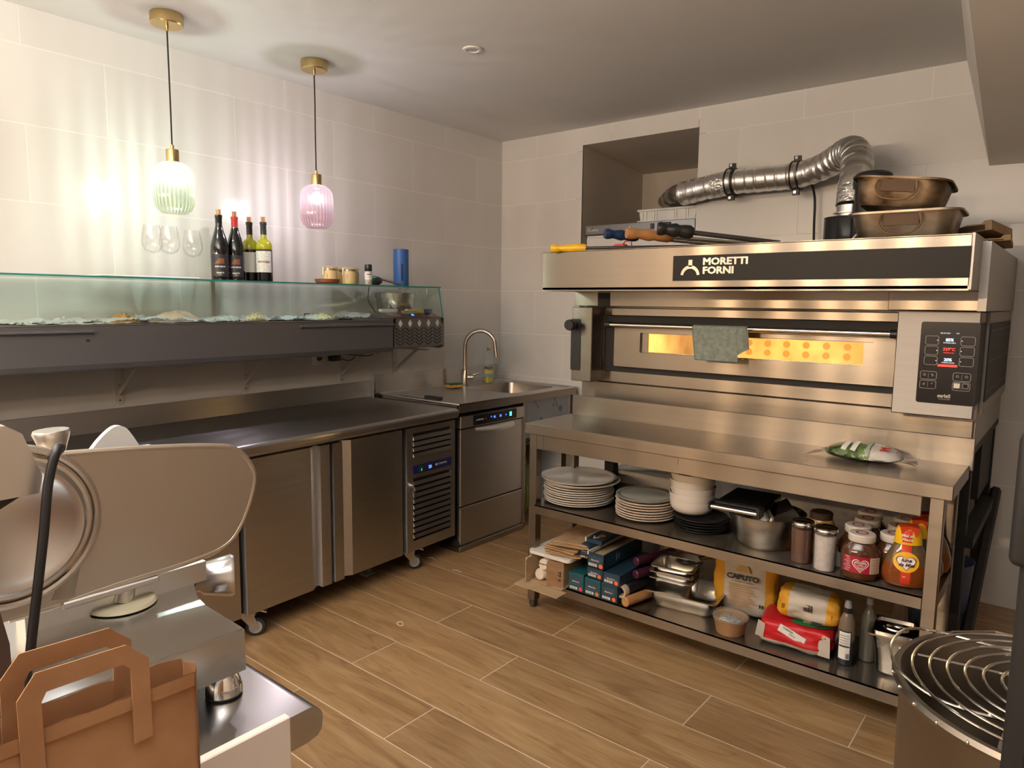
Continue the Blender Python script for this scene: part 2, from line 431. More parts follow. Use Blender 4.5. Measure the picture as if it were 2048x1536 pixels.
nb = B()   # niche: jambs, back, sloping head, sill
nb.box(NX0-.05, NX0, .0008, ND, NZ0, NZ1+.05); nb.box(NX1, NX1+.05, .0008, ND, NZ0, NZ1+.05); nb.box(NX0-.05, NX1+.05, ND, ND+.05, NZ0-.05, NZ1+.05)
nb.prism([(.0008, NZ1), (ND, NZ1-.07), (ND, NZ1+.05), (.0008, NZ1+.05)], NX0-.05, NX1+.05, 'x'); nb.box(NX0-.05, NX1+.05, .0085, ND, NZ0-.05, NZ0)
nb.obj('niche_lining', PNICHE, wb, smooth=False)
wr = B().box(XR, XR+.1, YB, .14, 0, H).obj('wall_right', BROWNW); tag(wr, kind='structure')
wf = B().box(-.12, XR+.1, YB-.1, YB, 0, H).obj('wall_front', BROWNW); tag(wf, kind='structure')
ce = B().box(-.12, XR+.1, YB-.1, .14, H, H+.1).obj('ceiling', PLAS); tag(ce, kind='structure')
bk = B().add([(2.784, -.001, H), (2.905, -.001, 2.045), (XR, -.001, 2.005), (XR, -.001, H), (2.985, -2.3, H), (2.99, -2.3, H), (XR, -2.3, H)],
    [(0, 1, 2), (0, 2, 3), (0, 4, 1), (4, 5, 1), (1, 5, 6), (1, 6, 2), (2, 6, 3), (0, 3, 6), (0, 6, 5), (0, 5, 4)])
bo = bk.obj('trim_1', PBEAM, smooth=False); tag(bo, kind='structure')
# recessed spotlight in the ceiling (off)
t = thing('recessed_spotlight', 'small round recessed ceiling spotlight with white rim, switched off', 'light', (1.077, -1.492, H))
B().lathe([(.026, -.001), (.045, -.001), (.043, -.006), (.03, -.007), (.026, -.001)], 32).obj('rim', WHT, t)
B().lathe([(.0, -.0005), (.026, -.0005), (.024, -.004), (0, -.004)], 24).obj('lens', mat('milky_lens', (.5, .55, .6), .2), t)
# row of bulbs hanging in the room behind the photographer: the warm streaks mirrored in the oven
for i, x in enumerate((.25, .82, 1.30, 1.66, 2.08, 2.48)):
    l = bpy.data.lights.new('warm_bulb', 'SPOT'); l.energy = SPOT_W*4; l.color = WARM; l.spot_size = 3.0; l.spot_blend = .5; l.shadow_soft_size = .03
    o = bpy.data.objects.new('warm_bulb', l); C.objects.link(o); o.location = (x, -5.6, 1.95); o.rotation_euler = (1.50, 0, 0)
# ---------------------------------------------------------------- pendant lamps
def rib_glass(name, tint_hi, tint_lo):
    m = bpy.data.materials.new(name); m.use_nodes = True; N, L = nt(m); N.remove(N['Principled BSDF'])
    out = [n for n in N if n.type == 'OUTPUT_MATERIAL'][0]
    tc = N.new('ShaderNodeTexCoord'); sp = N.new('ShaderNodeSeparateXYZ'); L.new(tc.outputs['Object'], sp.inputs[0])
    at = N.new('ShaderNodeMath'); at.operation = 'ARCTAN2'; L.new(sp.outputs[1], at.inputs[0]); L.new(sp.outputs[0], at.inputs[1])
    def mth(op, a, v=None, cl=False):
        x = N.new('ShaderNodeMath'); x.operation = op; L.new(a, x.inputs[0]); x.use_clamp = cl
        if v is not None: x.inputs[1].default_value = v
        return x.outputs[0]
    # uneven darker stripes in the tint stand in for refracted light streaks
    cyc = mth('MULTIPLY', at.outputs[0], 15.0); s1 = mth('ABSOLUTE', mth('SINE', cyc))
    nz = N.new('ShaderNodeTexNoise'); nz.inputs['Scale'].default_value = 2.2; nz.inputs['Detail'].default_value = 2
    cb = N.new('ShaderNodeCombineXYZ'); L.new(mth('MULTIPLY', at.outputs[0], 13.0), cb.inputs[0]); L.new(cb.outputs[0], nz.inputs['Vector'])
    ad = N.new('ShaderNodeMath'); ad.operation = 'MULTIPLY'; L.new(mth('POWER', s1, 2.0), ad.inputs[0]); L.new(mth('MULTIPLY', nz.outputs['Fac'], 1.7), ad.inputs[1]); ad.use_clamp = True
    gr = N.new('ShaderNodeMapRange'); L.new(sp.outputs[2], gr.inputs[0]); gr.inputs[1].default_value = -.21; gr.inputs[2].default_value = -.08
    c1 = N.new('ShaderNodeMixRGB'); L.new(gr.outputs[0], c1.inputs[0]); c1.inputs[1].default_value = (*tint_lo, 1); c1.inputs[2].default_value = (*tint_hi, 1)
    c2 = N.new('ShaderNodeMixRGB'); c2.blend_type = 'MULTIPLY'; L.new(ad.outputs[0], c2.inputs[0]); L.new(c1.outputs[0], c2.inputs[1]); c2.inputs[2].default_value = (.46, .48, .50, 1)
    tr = N.new('ShaderNodeBsdfTransparent'); L.new(c2.outputs[0], tr.inputs[0])
    g_ = N.new('ShaderNodeBsdfGlossy'); g_.inputs['Roughness'].default_value = .05
    tl = N.new('ShaderNodeBsdfTranslucent'); L.new(c1.outputs[0], tl.inputs[0])
    fo = edge_fac(N, L, .05, .7, 3.0)
    m1 = N.new('ShaderNodeMixShader'); L.new(fo, m1.inputs[0]); L.new(tr.outputs[0], m1.inputs[1]); L.new(g_.outputs[0], m1.inputs[2])
    m2 = N.new('ShaderNodeMixShader'); m2.inputs[0].default_value = .03; L.new(m1.outputs[0], m2.inputs[1]); L.new(tl.outputs[0], m2.inputs[2])
    L.new(m2.outputs[0], out.inputs[0]); return m
BULB = bpy.data.materials.new('lit_frosted_bulb'); BULB.use_nodes = True; N, L = nt(BULB); N.remove(N['Principled BSDF'])
e_ = N.new('ShaderNodeEmission'); e_.inputs[0].default_value = (.86, .97, 1, 1); e_.inputs[1].default_value = 22; tt_ = N.new('ShaderNodeBsdfTransparent'); mm_ = N.new('ShaderNodeMixShader'); mm_.inputs[0].default_value = .3
L.new(tt_.outputs[0], mm_.inputs[1]); L.new(e_.outputs[0], mm_.inputs[2]); L.new(mm_.outputs[0], [n for n in N if n.type == 'OUTPUT_MATERIAL'][0].inputs[0])
def pendant(y, label, glass_mat, rz):
    t = thing('pendant_lamp', label, 'lamp', (.37, y, H), rz)
    B().lathe([(0, -.001), (.060, -.001), (.062, -.006), (.062, -.040), (.058, -.044), (.0, -.044)], 40).obj('canopy', BRASS, t)
    B().lathe([(0, -.044), (.007, -.044), (.006, -.066), (0, -.066)], 14).obj('cord_grip', BRASS, t)
    B().tube([(0, 0, -.06), (.001, .0, -.2), (-.001, .001, -.36), (0, 0, -.515)], .0032, 8).obj('cord', BLKM, t)
    zb = -.505
    B().lathe([(0, zb), (.007, zb), (.007, zb-.016), (.024, zb-.018), (.025, zb-.022), (.025, zb-.068), (.0, zb-.068)], 28).obj('socket', BRASS, t)
    zt = zb-.066
    prof = [(.022, zt), (.042, zt-.006), (.062, zt-.020), (.073, zt-.040), (.0765, zt-.065), (.0765, zt-.150), (.074, zt-.172), (.064, zt-.192), (.050, zt-.203), (.046, zt-.205)]
    sh = B().lathe([(r, z) for r, z in prof], 150, rib=(30, .028))
    sh.f = [f for f in sh.f if len(f) == 4]
    for i, (r, z) in enumerate(prof): pass
    s_o = sh.obj('shade', glass_mat, t)
    s_o.location = (0, 0, 0)
    B().lathe([(.0, zt-.001), (.012, zt-.001), (.013, zt-.018), (.0, zt-.018)], 16).obj('bulb_cap', WHT, t)
    bl = B(); bl.sph((0, 0, zt-.062), .024, 10, (1, 1, 1.25)); bl.obj('bulb', BULB, t)
    # the lamp's own light, inside the frosted bulb
    l = bpy.data.lights.new('bulb_light', 'POINT'); l.energy = PEND_W; l.color = COOL; l.shadow_soft_size = .0045
    o = bpy.data.objects.new('bulb_light', l); C.objects.link(o); o.location = (.37, y, H+zt-.070)
    return t
pendant(-2.521, 'brass pendant lamp with ribbed clear-green glass shade, hanging nearer the left frame edge', rib_glass('ribbed_green_glass', (1, 1, .96), (.95, .98, .78)), 0)
pendant(-1.83, 'brass pendant lamp with ribbed glass shade fading to pink at its base', rib_glass('ribbed_pink_glass', (1, .94, .95), (1, .70, .74)), .4)
# ================================================================ LEFT WALL: refrigerated counter
TH = .045; FX, FY = .004, -1.225
t = thing('refrigerated_counter', 'long stainless refrigerated counter on castors with blue thermostat strip, under the display case', 'counter', (FX, FY, 0), TH)
b = B(); b.box(.03, .655, -2.42, -.01, .135, .775); b.obj('body', SY, t)
# worktop with bull-nosed front edge and upstand
prof = [(.0, .7735), (.0, .9265), (.016, .9265), (.022, .835), (.035, .8275), (.690, .8275)]
for i in range(7):
    a = PI/2-i*PI/2/6; prof.append((.690+.022*math.cos(a), .8055+.022*math.sin(a)))
prof += [(.712, .790), (.700, .7765), (.655, .7765)]
b = B().prism(prof, -2.46, 0.0, 'y'); b.obj('worktop', SYT, t, ang=30)
def Yc(y): return y+1.194
def door(y0, y1, side, nm='door', lab=None):
    z0, z1 = .118, .764
    bb = B(); x0, x1 = .658, .690
    if side == 'R':     # handle channel at the +y side
        po = [(x0, y0), (x1, y0), (x1, y1-.100), (x1-.026, y1-.066), (x1-.026, y1-.052), (x1+.004, y1-.052), (x1+.004, y1), (x0, y1)]
    elif side == 'L':
        po = [(x0, y0), (x1+.004, y0), (x1+.004, y0+.052), (x1-.026, y0+.052), (x1-.026, y0+.066), (x1, y0+.106), (x1, y1), (x0, y1)]
    bb.prism(po, z0, z1, 'z'); d = bb.obj(nm, SY, t, ang=20)
    return d
door(Yc(-3.40), Yc(-2.95), 'R')
door(Yc(-2.93), Yc(-2.507), 'L')
door(Yc(-2.478), Yc(-2.052), 'R')
door(Yc(-2.032), Yc(-1.600), 'L')
B().box(.62, .657, -2.42, -.01, .12, .774).obj('door_gasket', BLKM, t)
# machine compartment panel with louvres
y0, y1 = Yc(-1.568), Yc(-1.200)
b = B(); rf = []
ly0, ly1 = y0+.045, y1-.035
lz = [.712-.029*i for i in range(4)]+[.478-.031*i for i in range(10)]
b.box(.655, .676, y0, y1, .118, .764); b.box(.676, .690, y0, ly0, .118, .764); b.box(.676, .690, ly1, y1, .118, .764)
b.box(.676, .690, ly0, ly1, .735, .764); b.box(.676, .690, ly0, ly1, .500, .612); b.box(.676, .690, ly0, ly1, .118, .172)
pan = b.obj('machine_panel', SY, t, ang=20)
for z in lz:
    B().prism([(.680, z+.006), (.692, z+.006), (.6985, z-.012), (.693, z-.014), (.682, z+.001)], ly0, ly1, 'y').obj('louvre', SY, pan)
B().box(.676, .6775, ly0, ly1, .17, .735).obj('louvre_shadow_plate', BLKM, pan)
b = B().prism(rrect(ly0-.004, ly1+.004, .522, .566, .005), .690, .6925, 'x'); st = b.obj('thermostat_strip', mat('dark_blue_strip', (.008, .012, .11), .3), t, ang=20)
B().prism(rrect(ly0+.082, ly0+.150, .526, .562, .004), .692, .697, 'x').obj('display', BLK, st)
B().prism(rrect(ly0+.040, ly0+.072, .528, .560, .003), .692, .696, 'x').obj('rocker_switch', mat('green_switch', (.01, .05, .02), .3), st)
MWs = MW[t.name]
def tx(s, size, m, par, p, bold=0., **k):   # lettering on a front that faces the counter's local +x
    me = text_mesh(s, size, .0003, bold); mm = FACE['+x'].copy(); mm.translation = Vector(p); me.transform(mm)
    me.materials.clear(); me.materials.append(m); o = bpy.data.objects.new('lettering', me); C.objects.link(o); o.parent = par; MW[o.name] = MW[par.name]; return o
LEDB = emit('blue_led', (.03, .08, 1.0), 5); LEDG = emit('green_led', (.02, .8, .25), 1.6); LEDR = emit('red_led', (1, .02, .03), 3)
tx('20', .022, LEDB, st, (.6975, ly0+.118, .544), .001); tx('|', .012, LEDG, st, (.6968, ly0+.056, .541), .001)
tx('COMBISTEEL', .0125, WPR, st, (.6930, ly0+.218, .546)); B().lathe([(.007, 0), (.0075, .001), (.005, .001), (.005, 0)], 16).xf(Matrix.Translation((.6925, ly0+.170, .546)) @ Matrix.Rotation(PI/2, 4, 'Y')).obj('round_logo', WPR, st)
lk = B().cyl((.69, y0+.030, .470), (.703, y0+.030, .470), .011); lk.cyl((.703, y0+.030, .470), (.706, y0+.030, .470), .007); lk = lk.obj('lock', CHR, t)
ky = B(); ky.tube([(.706, y0+.03, .468), (.712, y0+.034, .455), (.710, y0+.038, .440)], .0013, 6); ky.prism(rrect(y0+.028, y0+.046, .428, .446, .006), .700, .702, 'x'); ky.prism(rrect(y0+.036, y0+.046, .400, .428, .002), .701, .7025, 'x'); ky.obj('keys', CHR, lk)
def castor(par, x, y, rz, top):
    m = Matrix.Translation((x, y, 0)) @ Matrix.Rotation(rz, 4, 'Z')
    f = B(); f.box(-.045, .045, -.04, .04, top-.006, top); f.cyl((0, 0, top-.022), (0, 0, top-.006), .024)
    for s in (-1, 1): f.prism([(-.030, top-.024), (.034, top-.024), (.030, top-.05), (.046, .045), (.036, .030), (.020, .034), (-.022, top-.05)], s*.018, s*.021, 'y')
    f.box(-.03, .034, -.021, .021, top-.026, top-.022); f.cyl((.032, -.024, .040), (.032, .024, .040), .006)
    f.xf(m); fo = f.obj('castor', mat('zinc_plated_fork', (.42, .39, .35), .4, .9), par)
    w_ = B().lathe([(.0, -.015), (.030, -.015), (.038, -.013), (.040, -.006), (.040, .006), (.038, .013), (.030, .015), (0, .015)], 28); w_.xf(m @ Matrix.Translation((.032, 0, .040)) @ Matrix.Rotation(PI/2, 4, 'X')); w_.obj('wheel', RUB, fo)
    h_ = B().lathe([(.0, -.0165), (.027, -.0165), (.027, .0165), (0, .0165)], 24); h_.xf(m @ Matrix.Translation((.032, 0, .040)) @ Matrix.Rotation(PI/2, 4, 'X')); h_.obj('wheel_hub', GRYPL, fo)
    k_ = B().prism([(.01, top-.03), (.05, top-.018), (.078, top-.030), (.078, top-.036), (.05, top-.026), (.01, top-.04)], -.02, .02, 'y'); k_.xf(m); k_.obj('brake_pedal', SAT, fo)
castor(t, .625, Yc(-1.50), 1.0, .135); castor(t, .625, Yc(-2.44), .9, .135); castor(t, .10, Yc(-1.45), .6, .135); castor(t, .625, Yc(-3.45), .3, .135); castor(t, .10, Yc(-3.45), .3, .135)
# kitchen knife on the counter
t = thing('bread_knife', 'long steel bread knife with black handle lying on the counter near the sink', 'knife', (.315, -1.135, .8497), -.02)
b = B().prism([(-.150, .012), (-.146, -.008), (.09, -.019), (.09, .019), (-.12, .017)], 0, .0016, 'z'); b.obj('blade', POL, t)
b = B(); n = len(b.v); b.prism([(.088, -.014), (.12, -.017), (.155, -.012), (.195, -.015), (.215, -.020), (.222, -.008), (.212, .012), (.16, .012), (.12, .015), (.088, .014)], -.0015, .017, 'z'); b.obj('handle', BLK, t, ang=60)
for x in (.115, .15, .19): pass
# small food crumbs
for i, (x, y) in enumerate([(.52, -1.95), (.60, -2.02), (.66, -2.10), (.45, -1.80)]):
    pass
# ---------------------------------------------------------------- sink counter
t = thing('sink_counter', 'stainless sink counter with raised rim and square basin in the room corner', 'sink', (0, -.62, 0))
X1 = .704; ya, yb = -1.183, -.045; zt = .845
outer = [(0.02, ya), (X1, ya), (X1, yb), (.02, yb)]
bx0, bx1, by0, by1 = .19, .60, -.60, -.13      # basin opening
b = B(); O = rrect(.012, X1, ya, yb, .006, 5); I = rrect(bx0, bx1, by0, by1, .06, 5)
ring_frame(b, O, I, zt-.006, zt-.002, 'z')
b.obj('worktop', SYT, t, world=True)
b = B(); # raised rim and front apron
ring_frame(b, rrect(.0, X1+.002, ya, yb, .004, 3), rrect(.03, X1-.022, ya+.004, yb-.028, .03, 3), zt-.004, zt+.004, 'z'); b.obj('rim', SYT, t, world=True)
B().box(X1-.012, X1+.002, ya, yb, zt-.048, zt-.001, .002).box(.0, X1, ya, ya+.012, zt-.048, zt-.003).box(0, X1, yb-.012, yb, zt-.048, zt-.003).obj('front_edge', SX, t, world=True)
b = B(); n = len(I); D = .20
vs = [(p[0], p[1], zt-.002) for p in I]+[(bx0+.02+(p[0]-bx0)*.9, by0+.02+(p[1]-by0)*.9, zt-D) for p in I]
b.add(vs, [(i, (i+1) % n, n+(i+1) % n, n+i) for i in range(n)]+[tuple(range(n, 2*n))]); b.obj('basin', steel('basin_steel', (.40, .36, .33), .34, (1, 0, 1), .4), t, world=True)
B().lathe([(.0, .0), (.03, .0), (.032, .003), (.02, .002), (0, .002)], 24, (.38, -.36, zt-D)).obj('drain', CHR, t, world=True)
B().prism([(.0, .80), (.0, .955), (.012, .955), (.016, .855), (.016, .80)], ya, yb, 'y').obj('upstand', SY, t, world=True)
for x, y in ((.66, -.095), (.66, -.575), (.03, -.095), (.03, -1.17)):
    B().box(x-.02, x+.02, y-.02, y+.02, .03, zt-.045, .002).cyl((x, y, 0), (x, y, .03), .016).obj('leg', SDK, t, world=True)
ap = B().box(.672, .680, -.555, -.115, .565, zt-.048).obj('front_panel', noisy(mat('film_covered_steel', (.28, .30, .33), .42, .6), (.25, .27, .30), (.30, .32, .35), (3, 3, 3)), t, world=True)
B().box(.676, .688, ya+.585, ya+.60, .03, zt-.048).obj('side_post', SX, t, world=True)
BLO = mat('pale_blue_film_print', (.06, .13, .25), .5)
for (y, z, s, r) in ((-.40, .66, .035, .7), (-.19, .715, .035, .7), (-.27, .745, .018, .7)):
    B().prism([(-s/2, -s/2), (s/2, -s/2), (s/2, s/2), (-s/2, s/2)], 0, .0006, 'z').xf(Matrix.Translation((.6802, y, z)) @ FACE['+x'] @ Matrix.Rotation(r, 4, 'Z')).obj('printed_film_logo', BLO, ap, world=True)
for (y, z, r) in ((-.345, .635, -.85), (-.245, .765, -.95), (-.45, .77, -.85)):
    text('mat inox', .022, BLO, ap, (.6806, y, z), '+x', spin=r)
# ---------------------------------------------------------------- mixer tap
t = thing('kitchen_tap', 'brushed nickel gooseneck mixer tap behind the sink basin', 'tap', (.115, -.50, .843), 0)
B().lathe([(0, 0), (.026, 0), (.026, .004), (.0225, .006), (.0225, .105), (.020, .110), (.0, .110)], 28).obj('base', NICK, t)
arc = [(0, 0, .10), (0, 0, .265)]+[(.105-.105*math.cos(a), 0, .265+.105*math.sin(a)) for a in [PI*i/18 for i in range(1, 17)]]+[(.216, 0, .20)]
m_ = Matrix.Rotation(.45, 4, 'Z'); B().tube(arc, .0138, 16).xf(m_).obj('spout', NICK, t)
lv = B(); lv.cyl((0, 0, .058), (.045, -.03, .058), .017, .017, 18); lv.tube([(.036, -.024, .066), (.05, -.036, .076), (.085, -.05, .086)], [.007, .006, .005], 8); lv.xf(Matrix.Rotation(1.25, 4, 'Z')); lv.obj('lever', NICK, t)
# ---------------------------------------------------------------- washing-up liquid
t = thing('washing_up_liquid', 'clear washing-up liquid bottle lettered PAIC with yellow liquid at the bottom', 'bottle', (.125, -.275, .845), face_cam(.125, -.275)+PI/2)
pr = [(.0, .0), (.028, .0), (.032, .006), (.0335, .04), (.036, .08), (.032, .12), (.026, .150), (.0275, .175), (.030, .195), (.026, .212), (.013, .222), (.011, .226), (0, .226)]
b = B().lathe(pr, 30); b.xf(Matrix.Diagonal((1.05, .62, 1, 1))); b.obj('bottle', glassy('clear_bottle_plastic', (.90, .93, .92), .12, 1.6, .16, (.7, .72, .72)), t)
b = B().lathe([(.0, .002), (.0275, .002), (.031, .008), (.0325, .038), (0, .038)], 24).xf(Matrix.Diagonal((1.04, .61, 1, 1))); b.obj('liquid', mat('lemon_liquid', (.75, .58, .01), .15), t)
B().lathe([(0, .224), (.0125, .224), (.0115, .240), (0, .240)], 18).obj('neck', GRYPL, t)
B().lathe([(0, .240), (.007, .240), (.011, .246), (.008, .258), (0, .258)], 16).obj('cap', mat('pale_yellow_cap', (.72, .70, .10), .4), t)
lb = B(); n_ = 14
lb.grid(lambda u, v: ((-.030+.060*u), -(.0235+.0005)*math.sqrt(max(.02, 1-((-.030+.060*u)/.0385)**2))-.001, .045+.060*v), 12, 1); lb.obj('label_band', mat('lemon_label', (.70, .58, .12), .4), t)
lb = B(); lb.grid(lambda u, v: ((-.030+.060*u), -(.0242+.0005)*math.sqrt(max(.02, 1-((-.030+.060*u)/.0385)**2))-.0015, .046+.020*v), 12, 1); lb.obj('label_blue_band', mat('pale_blue_label', (.25, .42, .48), .4), t)
text('PAIC', .028, mat('navy_print', (.01, .02, .08), .4), t, (0, -.0272, .103), '-y', world=False, bold=.0015, shear=.2)
text('citron', .011, mat('green_print', (.05, .16, .03), .4), t, (0.004, -.0275, .086), '-y', world=False)
# sponge
t = thing('scouring_sponge', 'yellow washing-up sponge with dark green scouring side, beside the tap', 'sponge', (.165, -.655, .849), 1.35)
B().box(-.048, .048, -.032, .032, 0, .019, .004).obj('sponge_block', noisy(mat('yellow_sponge', (.7, .36, .05), .9), (.62, .32, .05), (.78, .45, .08), (60, 60, 60), bump=.6), t)
B().box(-.048, .048, -.032, .032, .0192, .027, .002).obj('scouring_pad', noisy(mat('green_pad', (.02, .10, .08), .9), (.015, .08, .06), (.03, .13, .10), (80, 80, 80), bump=.6), t)
# ---------------------------------------------------------------- dishwasher
t = thing('glass_washer', 'undercounter stainless dishwasher with black touch panel lit blue and green', 'dishwasher', (.40, -.87, 0))
yl, yr = -1.147, -.590
SD = steel('dishwasher_steel', (.50, .48, .46), .36, (1, 0, 1), .7, (3, 60, 60))
B().box(.06, .655, yl+.005, yr, .075, .745).obj('body', SDK, t, world=True)
B().box(.06, .690, yl-.012, yr+.01, .0, .032, .003).box(.06, .676, yl+.002, yr-.004, .03, .078).obj('base', SDK, t, world=True)
d = B().box(.657, .683, yl, yr, .262, .700, .003).obj('door', SD, t, world=True)
B().box(.657, .683, yl, yr, .040, .254, .003).obj('lower_panel', SD, t, world=True)
B().box(.640, .692, yl-.008, yr+.002, .706, .776, .003).obj('control_fascia', SD, t, world=True)
hb = B(); hb.grid(lambda u, v: (.684+.030*math.sin(PI*v*.55)*(math.sin(PI*(.08+.84*u))**.5), -1.035+.345*u, .700-.030*v-.012*math.sin(PI*u)*v), 20, 6)
hb.grid(lambda u, v: (.683+.028*math.sin(PI*v*.55)*(math.sin(PI*(.08+.84*u))**.5), -1.035+.345*u, .698-.030*v-.012*math.sin(PI*u)*v), 20, 6); hb.obj('door_handle', SAT, d, world=True)
p = B().prism(rrect(-1.052, -.668, .712, .770, .008), .692, .6945, 'x').obj('control_panel', mat('black_glass_panel', (.012, .014, .018), .12), t, world=True)
text('COMBISTEEL', .0115, WPR, p, (.6950, -.998, .741), '+x'); text('S', .014, ORANGE, p, (.695, -.948, .742), '+x')
for s_, y, sz in (('*', -.900, .018), ('16', -.872, .017), ('35', -.818, .016), ('+', -.768, .016)): text(s_, sz, LEDB, p, (.6950, y, .742), '+x', bold=.0008)
B().prism(rrect(-.735, -.715, .730, .756, .004), .6945, .6952, 'x').obj('start_button', emit('green_button', (.05, .85, .45), 2.2), p, world=True)
B().cyl((.652, yl-.004, .045), (.652, yl+.006, .045), .028).obj('side_castor', RUB, t, world=True)
# things under the sink
t = thing('green_jerrycan', 'olive-green plastic jerrycan with loop handle standing under the sink counter', 'canister', (.42, -.33, 0), .5)
GJ = mat('olive_can_plastic', (.20, .27, .05), .4)
B().box(-.09, .09, -.07, .07, 0, .33, .025, 3).obj('can', GJ, t)
B().tube(spline([(-.07, 0, .31), (-.065, 0, .375), (-.02, 0, .40), (.04, 0, .385), (.06, 0, .33), (.055, 0, .27)], 6), .017, 10).obj('handle', GJ, t)
t = thing('white_detergent_can', 'white plastic detergent can wedged beside the dishwasher', 'canister', (.50, -.505, 0), 1.6)
B().box(-.06, .06, -.040, .040, 0, .26, .02, 3).obj('can', WHT, t); B().tube(spline([(-.04, 0, .25), (-.04, 0, .30), (.02, 0, .31), (.045, 0, .25)], 5), .011, 8).obj('handle', WHT, t)
B().cyl((.03, 0, .255), (.03, 0, .285), .017).obj('cap', REDP, t); text('D', .05, KPR, t, (-.01, -.0405, .12), '-y', world=False, bold=.003)
t = thing('waste_bin', 'brown bin lined with a dark bag with cream stripes, under the sink counter', 'bin', (.30, -.12+-.09, 0), 0)
B().lathe([(0, 0), (.10, 0), (.125, .44), (.118, .44), (.095, .01), (0, .01)], 4, ).obj('bin', mat('brown_bin', (.20, .09, .03), .6), t)
w_ = B(); w_.tube([(.128*math.cos(a), .128*math.sin(a), .475+.008*math.sin(6*a)) for a in [2*PI*i/32 for i in range(32)]], .006, 6, closed=True); w_.tube([(.127*math.cos(a), .127*math.sin(a), .445+.008*math.sin(5*a+1)) for a in [2*PI*i/32 for i in range(32)]], .006, 6, closed=True); w_.obj('cream_stripe', mat('cream_stripe', (.55, .45, .22), .6), t)
B().lathe([(.118, .42), (.128, .44), (.126, .50), (.10, .525), (.03, .515), (0, .50)], 24).obj('bin_bag', mat('dark_bin_bag', (.008, .016, .022), .3), t)
# ================================================================ DISPLAY CASE ON THE LEFT WALL
YE = -3.62
t = thing('topping_display_case', 'long wall-mounted refrigerated topping display with grey front and glass top shelf', 'display case', (.2, -2.3, 1.12))
b = B(); b.prism([(.03, 1.145), (.055, 1.122), (.345, 1.122), (.372, 1.130), (.384, 1.150), (.384, 1.296), (.372, 1.298), (.355, 1.298), (.355, 1.262), (.045, 1.262), (.045, 1.30), (.03, 1.30)], YE, -1.365, 'y')
b.obj('body', GREYP, t, world=True, ang=25)
B().box(.352, .386, YE, -1.365, 1.2965, 1.301).box(.035, .05, YE, -1.365, 1.2995, 1.303).box(.05, .352, -1.380, -1.365, 1.262, 1.302).obj('top_rim', SYT, t, world=True)
for (a0, a1, lab) in ((-1.950, -1.370, 0), (YE+.1, -2.858, 0)):
    b = B().prism([(.384, 1.282), (.398, 1.280), (.399, 1.272), (.392, 1.270), (.384, 1.262)], a0, a1, 'y'); b.obj('grip_rail', GREYP, t, world=True)
B().box(.384, .3846, -2.885, -2.872, 1.236, 1.245).obj('round_maker_mark', KPR, t, world=True)
# machine end with cut-out grille
gy0, gy1 = -1.358, -.985
b = B(); b.prism([(.03, 1.14), (.345, 1.138), (.384, 1.150), (.384, 1.306), (.30, 1.330), (.03, 1.333)], gy0+.003, gy1-.003, 'y').obj('machine_housing', SDK, t, world=True)
face = B(); face.box(.3841, .3848, gy0, gy1, 1.150, 1.305); face.obj('grille_backing', BLKM, t, world=True)
nC = 5; cw = (gy1-gy0-.018)/nC
gr = B(); z0g, z1g = 1.150, 1.306
def bar_slots():
    # grille plate: strips left between slanted slots, built as chevron bars
    for c in range(nC):
        ya_ = gy0+.009+c*cw; ym = ya_+cw/2; yb_ = ya_+cw
        for sgn, (u, v) in ((1, (ya_+.003, ym-.0015)), (-1, (yb_-.003, ym+.0015))):
            zz = [1.258-.019*i for i in range(5)]
            for i in range(4):
                top_o, top_i = zz[i]-.0075, zz[i]-.0285   # lower edge of slot i  (outer, inner)
                nxt_o, nxt_i = zz[i+1]-.0, zz[i+1]-.021
                gr.prism([(u, top_o), (v, top_i), (v, nxt_i), (u, nxt_o)], .3848, .3862, 'x')
            gr.prism([(u, 1.2815), (v, 1.2815), (v, zz[0]-.021), (u, zz[0])], .3848, .3862, 'x')
            gr.prism([(u, zz[4]-.0075), (v, zz[4]-.0285), (v, z0g), (u, z0g)], .3848, .3862, 'x')
        gr.box(.3848, .3862, ya_-.003, ya_+.003, z0g, 1.2815); gr.box(.3848, .3862, ym-.0015, ym+.0015, z0g, 1.2815)
    gr.box(.3848, .3862, gy0, gy0+.009, z0g, z1g); gr.box(.3848, .3862, gy1-.012, gy1, z0g, z1g); gr.box(.3848, .3862, gy0, gy1, 1.2810, z1g)
bar_slots(); gp = gr.obj('grille_plate', mat('grey_grille_steel', (.27, .265, .27), .35, .8), t, world=True, smooth=False)
LG = mat('pale_diamond', (.66, .66, .64), .35, .1)
for c in range(nC):
    ym = gy0+.009+c*cw+cw/2
    B().prism([(ym-.0155, 1.278), (ym, 1.300), (ym+.0155, 1.278), (ym, 1.2565)], .3862, .3868, 'x').obj('diamond', LG, gp, world=True)
B().prism([(.385, 1.138), (.385, 1.306), (.36, 1.315), (.02, 1.315), (.02, 1.145), (.345, 1.128)], gy1-.0, gy1+.012, 'y').obj('end_plate', SDK, t, world=True)
bp_ = B().prism([(.3845, 1.3065), (.384, 1.3085), (.30, 1.3335), (.24, 1.3345), (.24, 1.332), (.30, 1.3305)], gy0+.002, gy1-.003, 'y').obj('control_panel', mat('burgundy_panel', (.16, .012, .018), .3), t, world=True)
sl = math.atan2(.025, .084)
def slant(bd, y, x=.345): return bd.xf(Matrix.Translation((x, y, 1.3215)) @ Matrix.Rotation(sl, 4, 'Y'))
slant(B().box(-.026, .026, -.045, .045, 0, .0025), -1.185).obj('display_window', BLK, bp_, world=True)
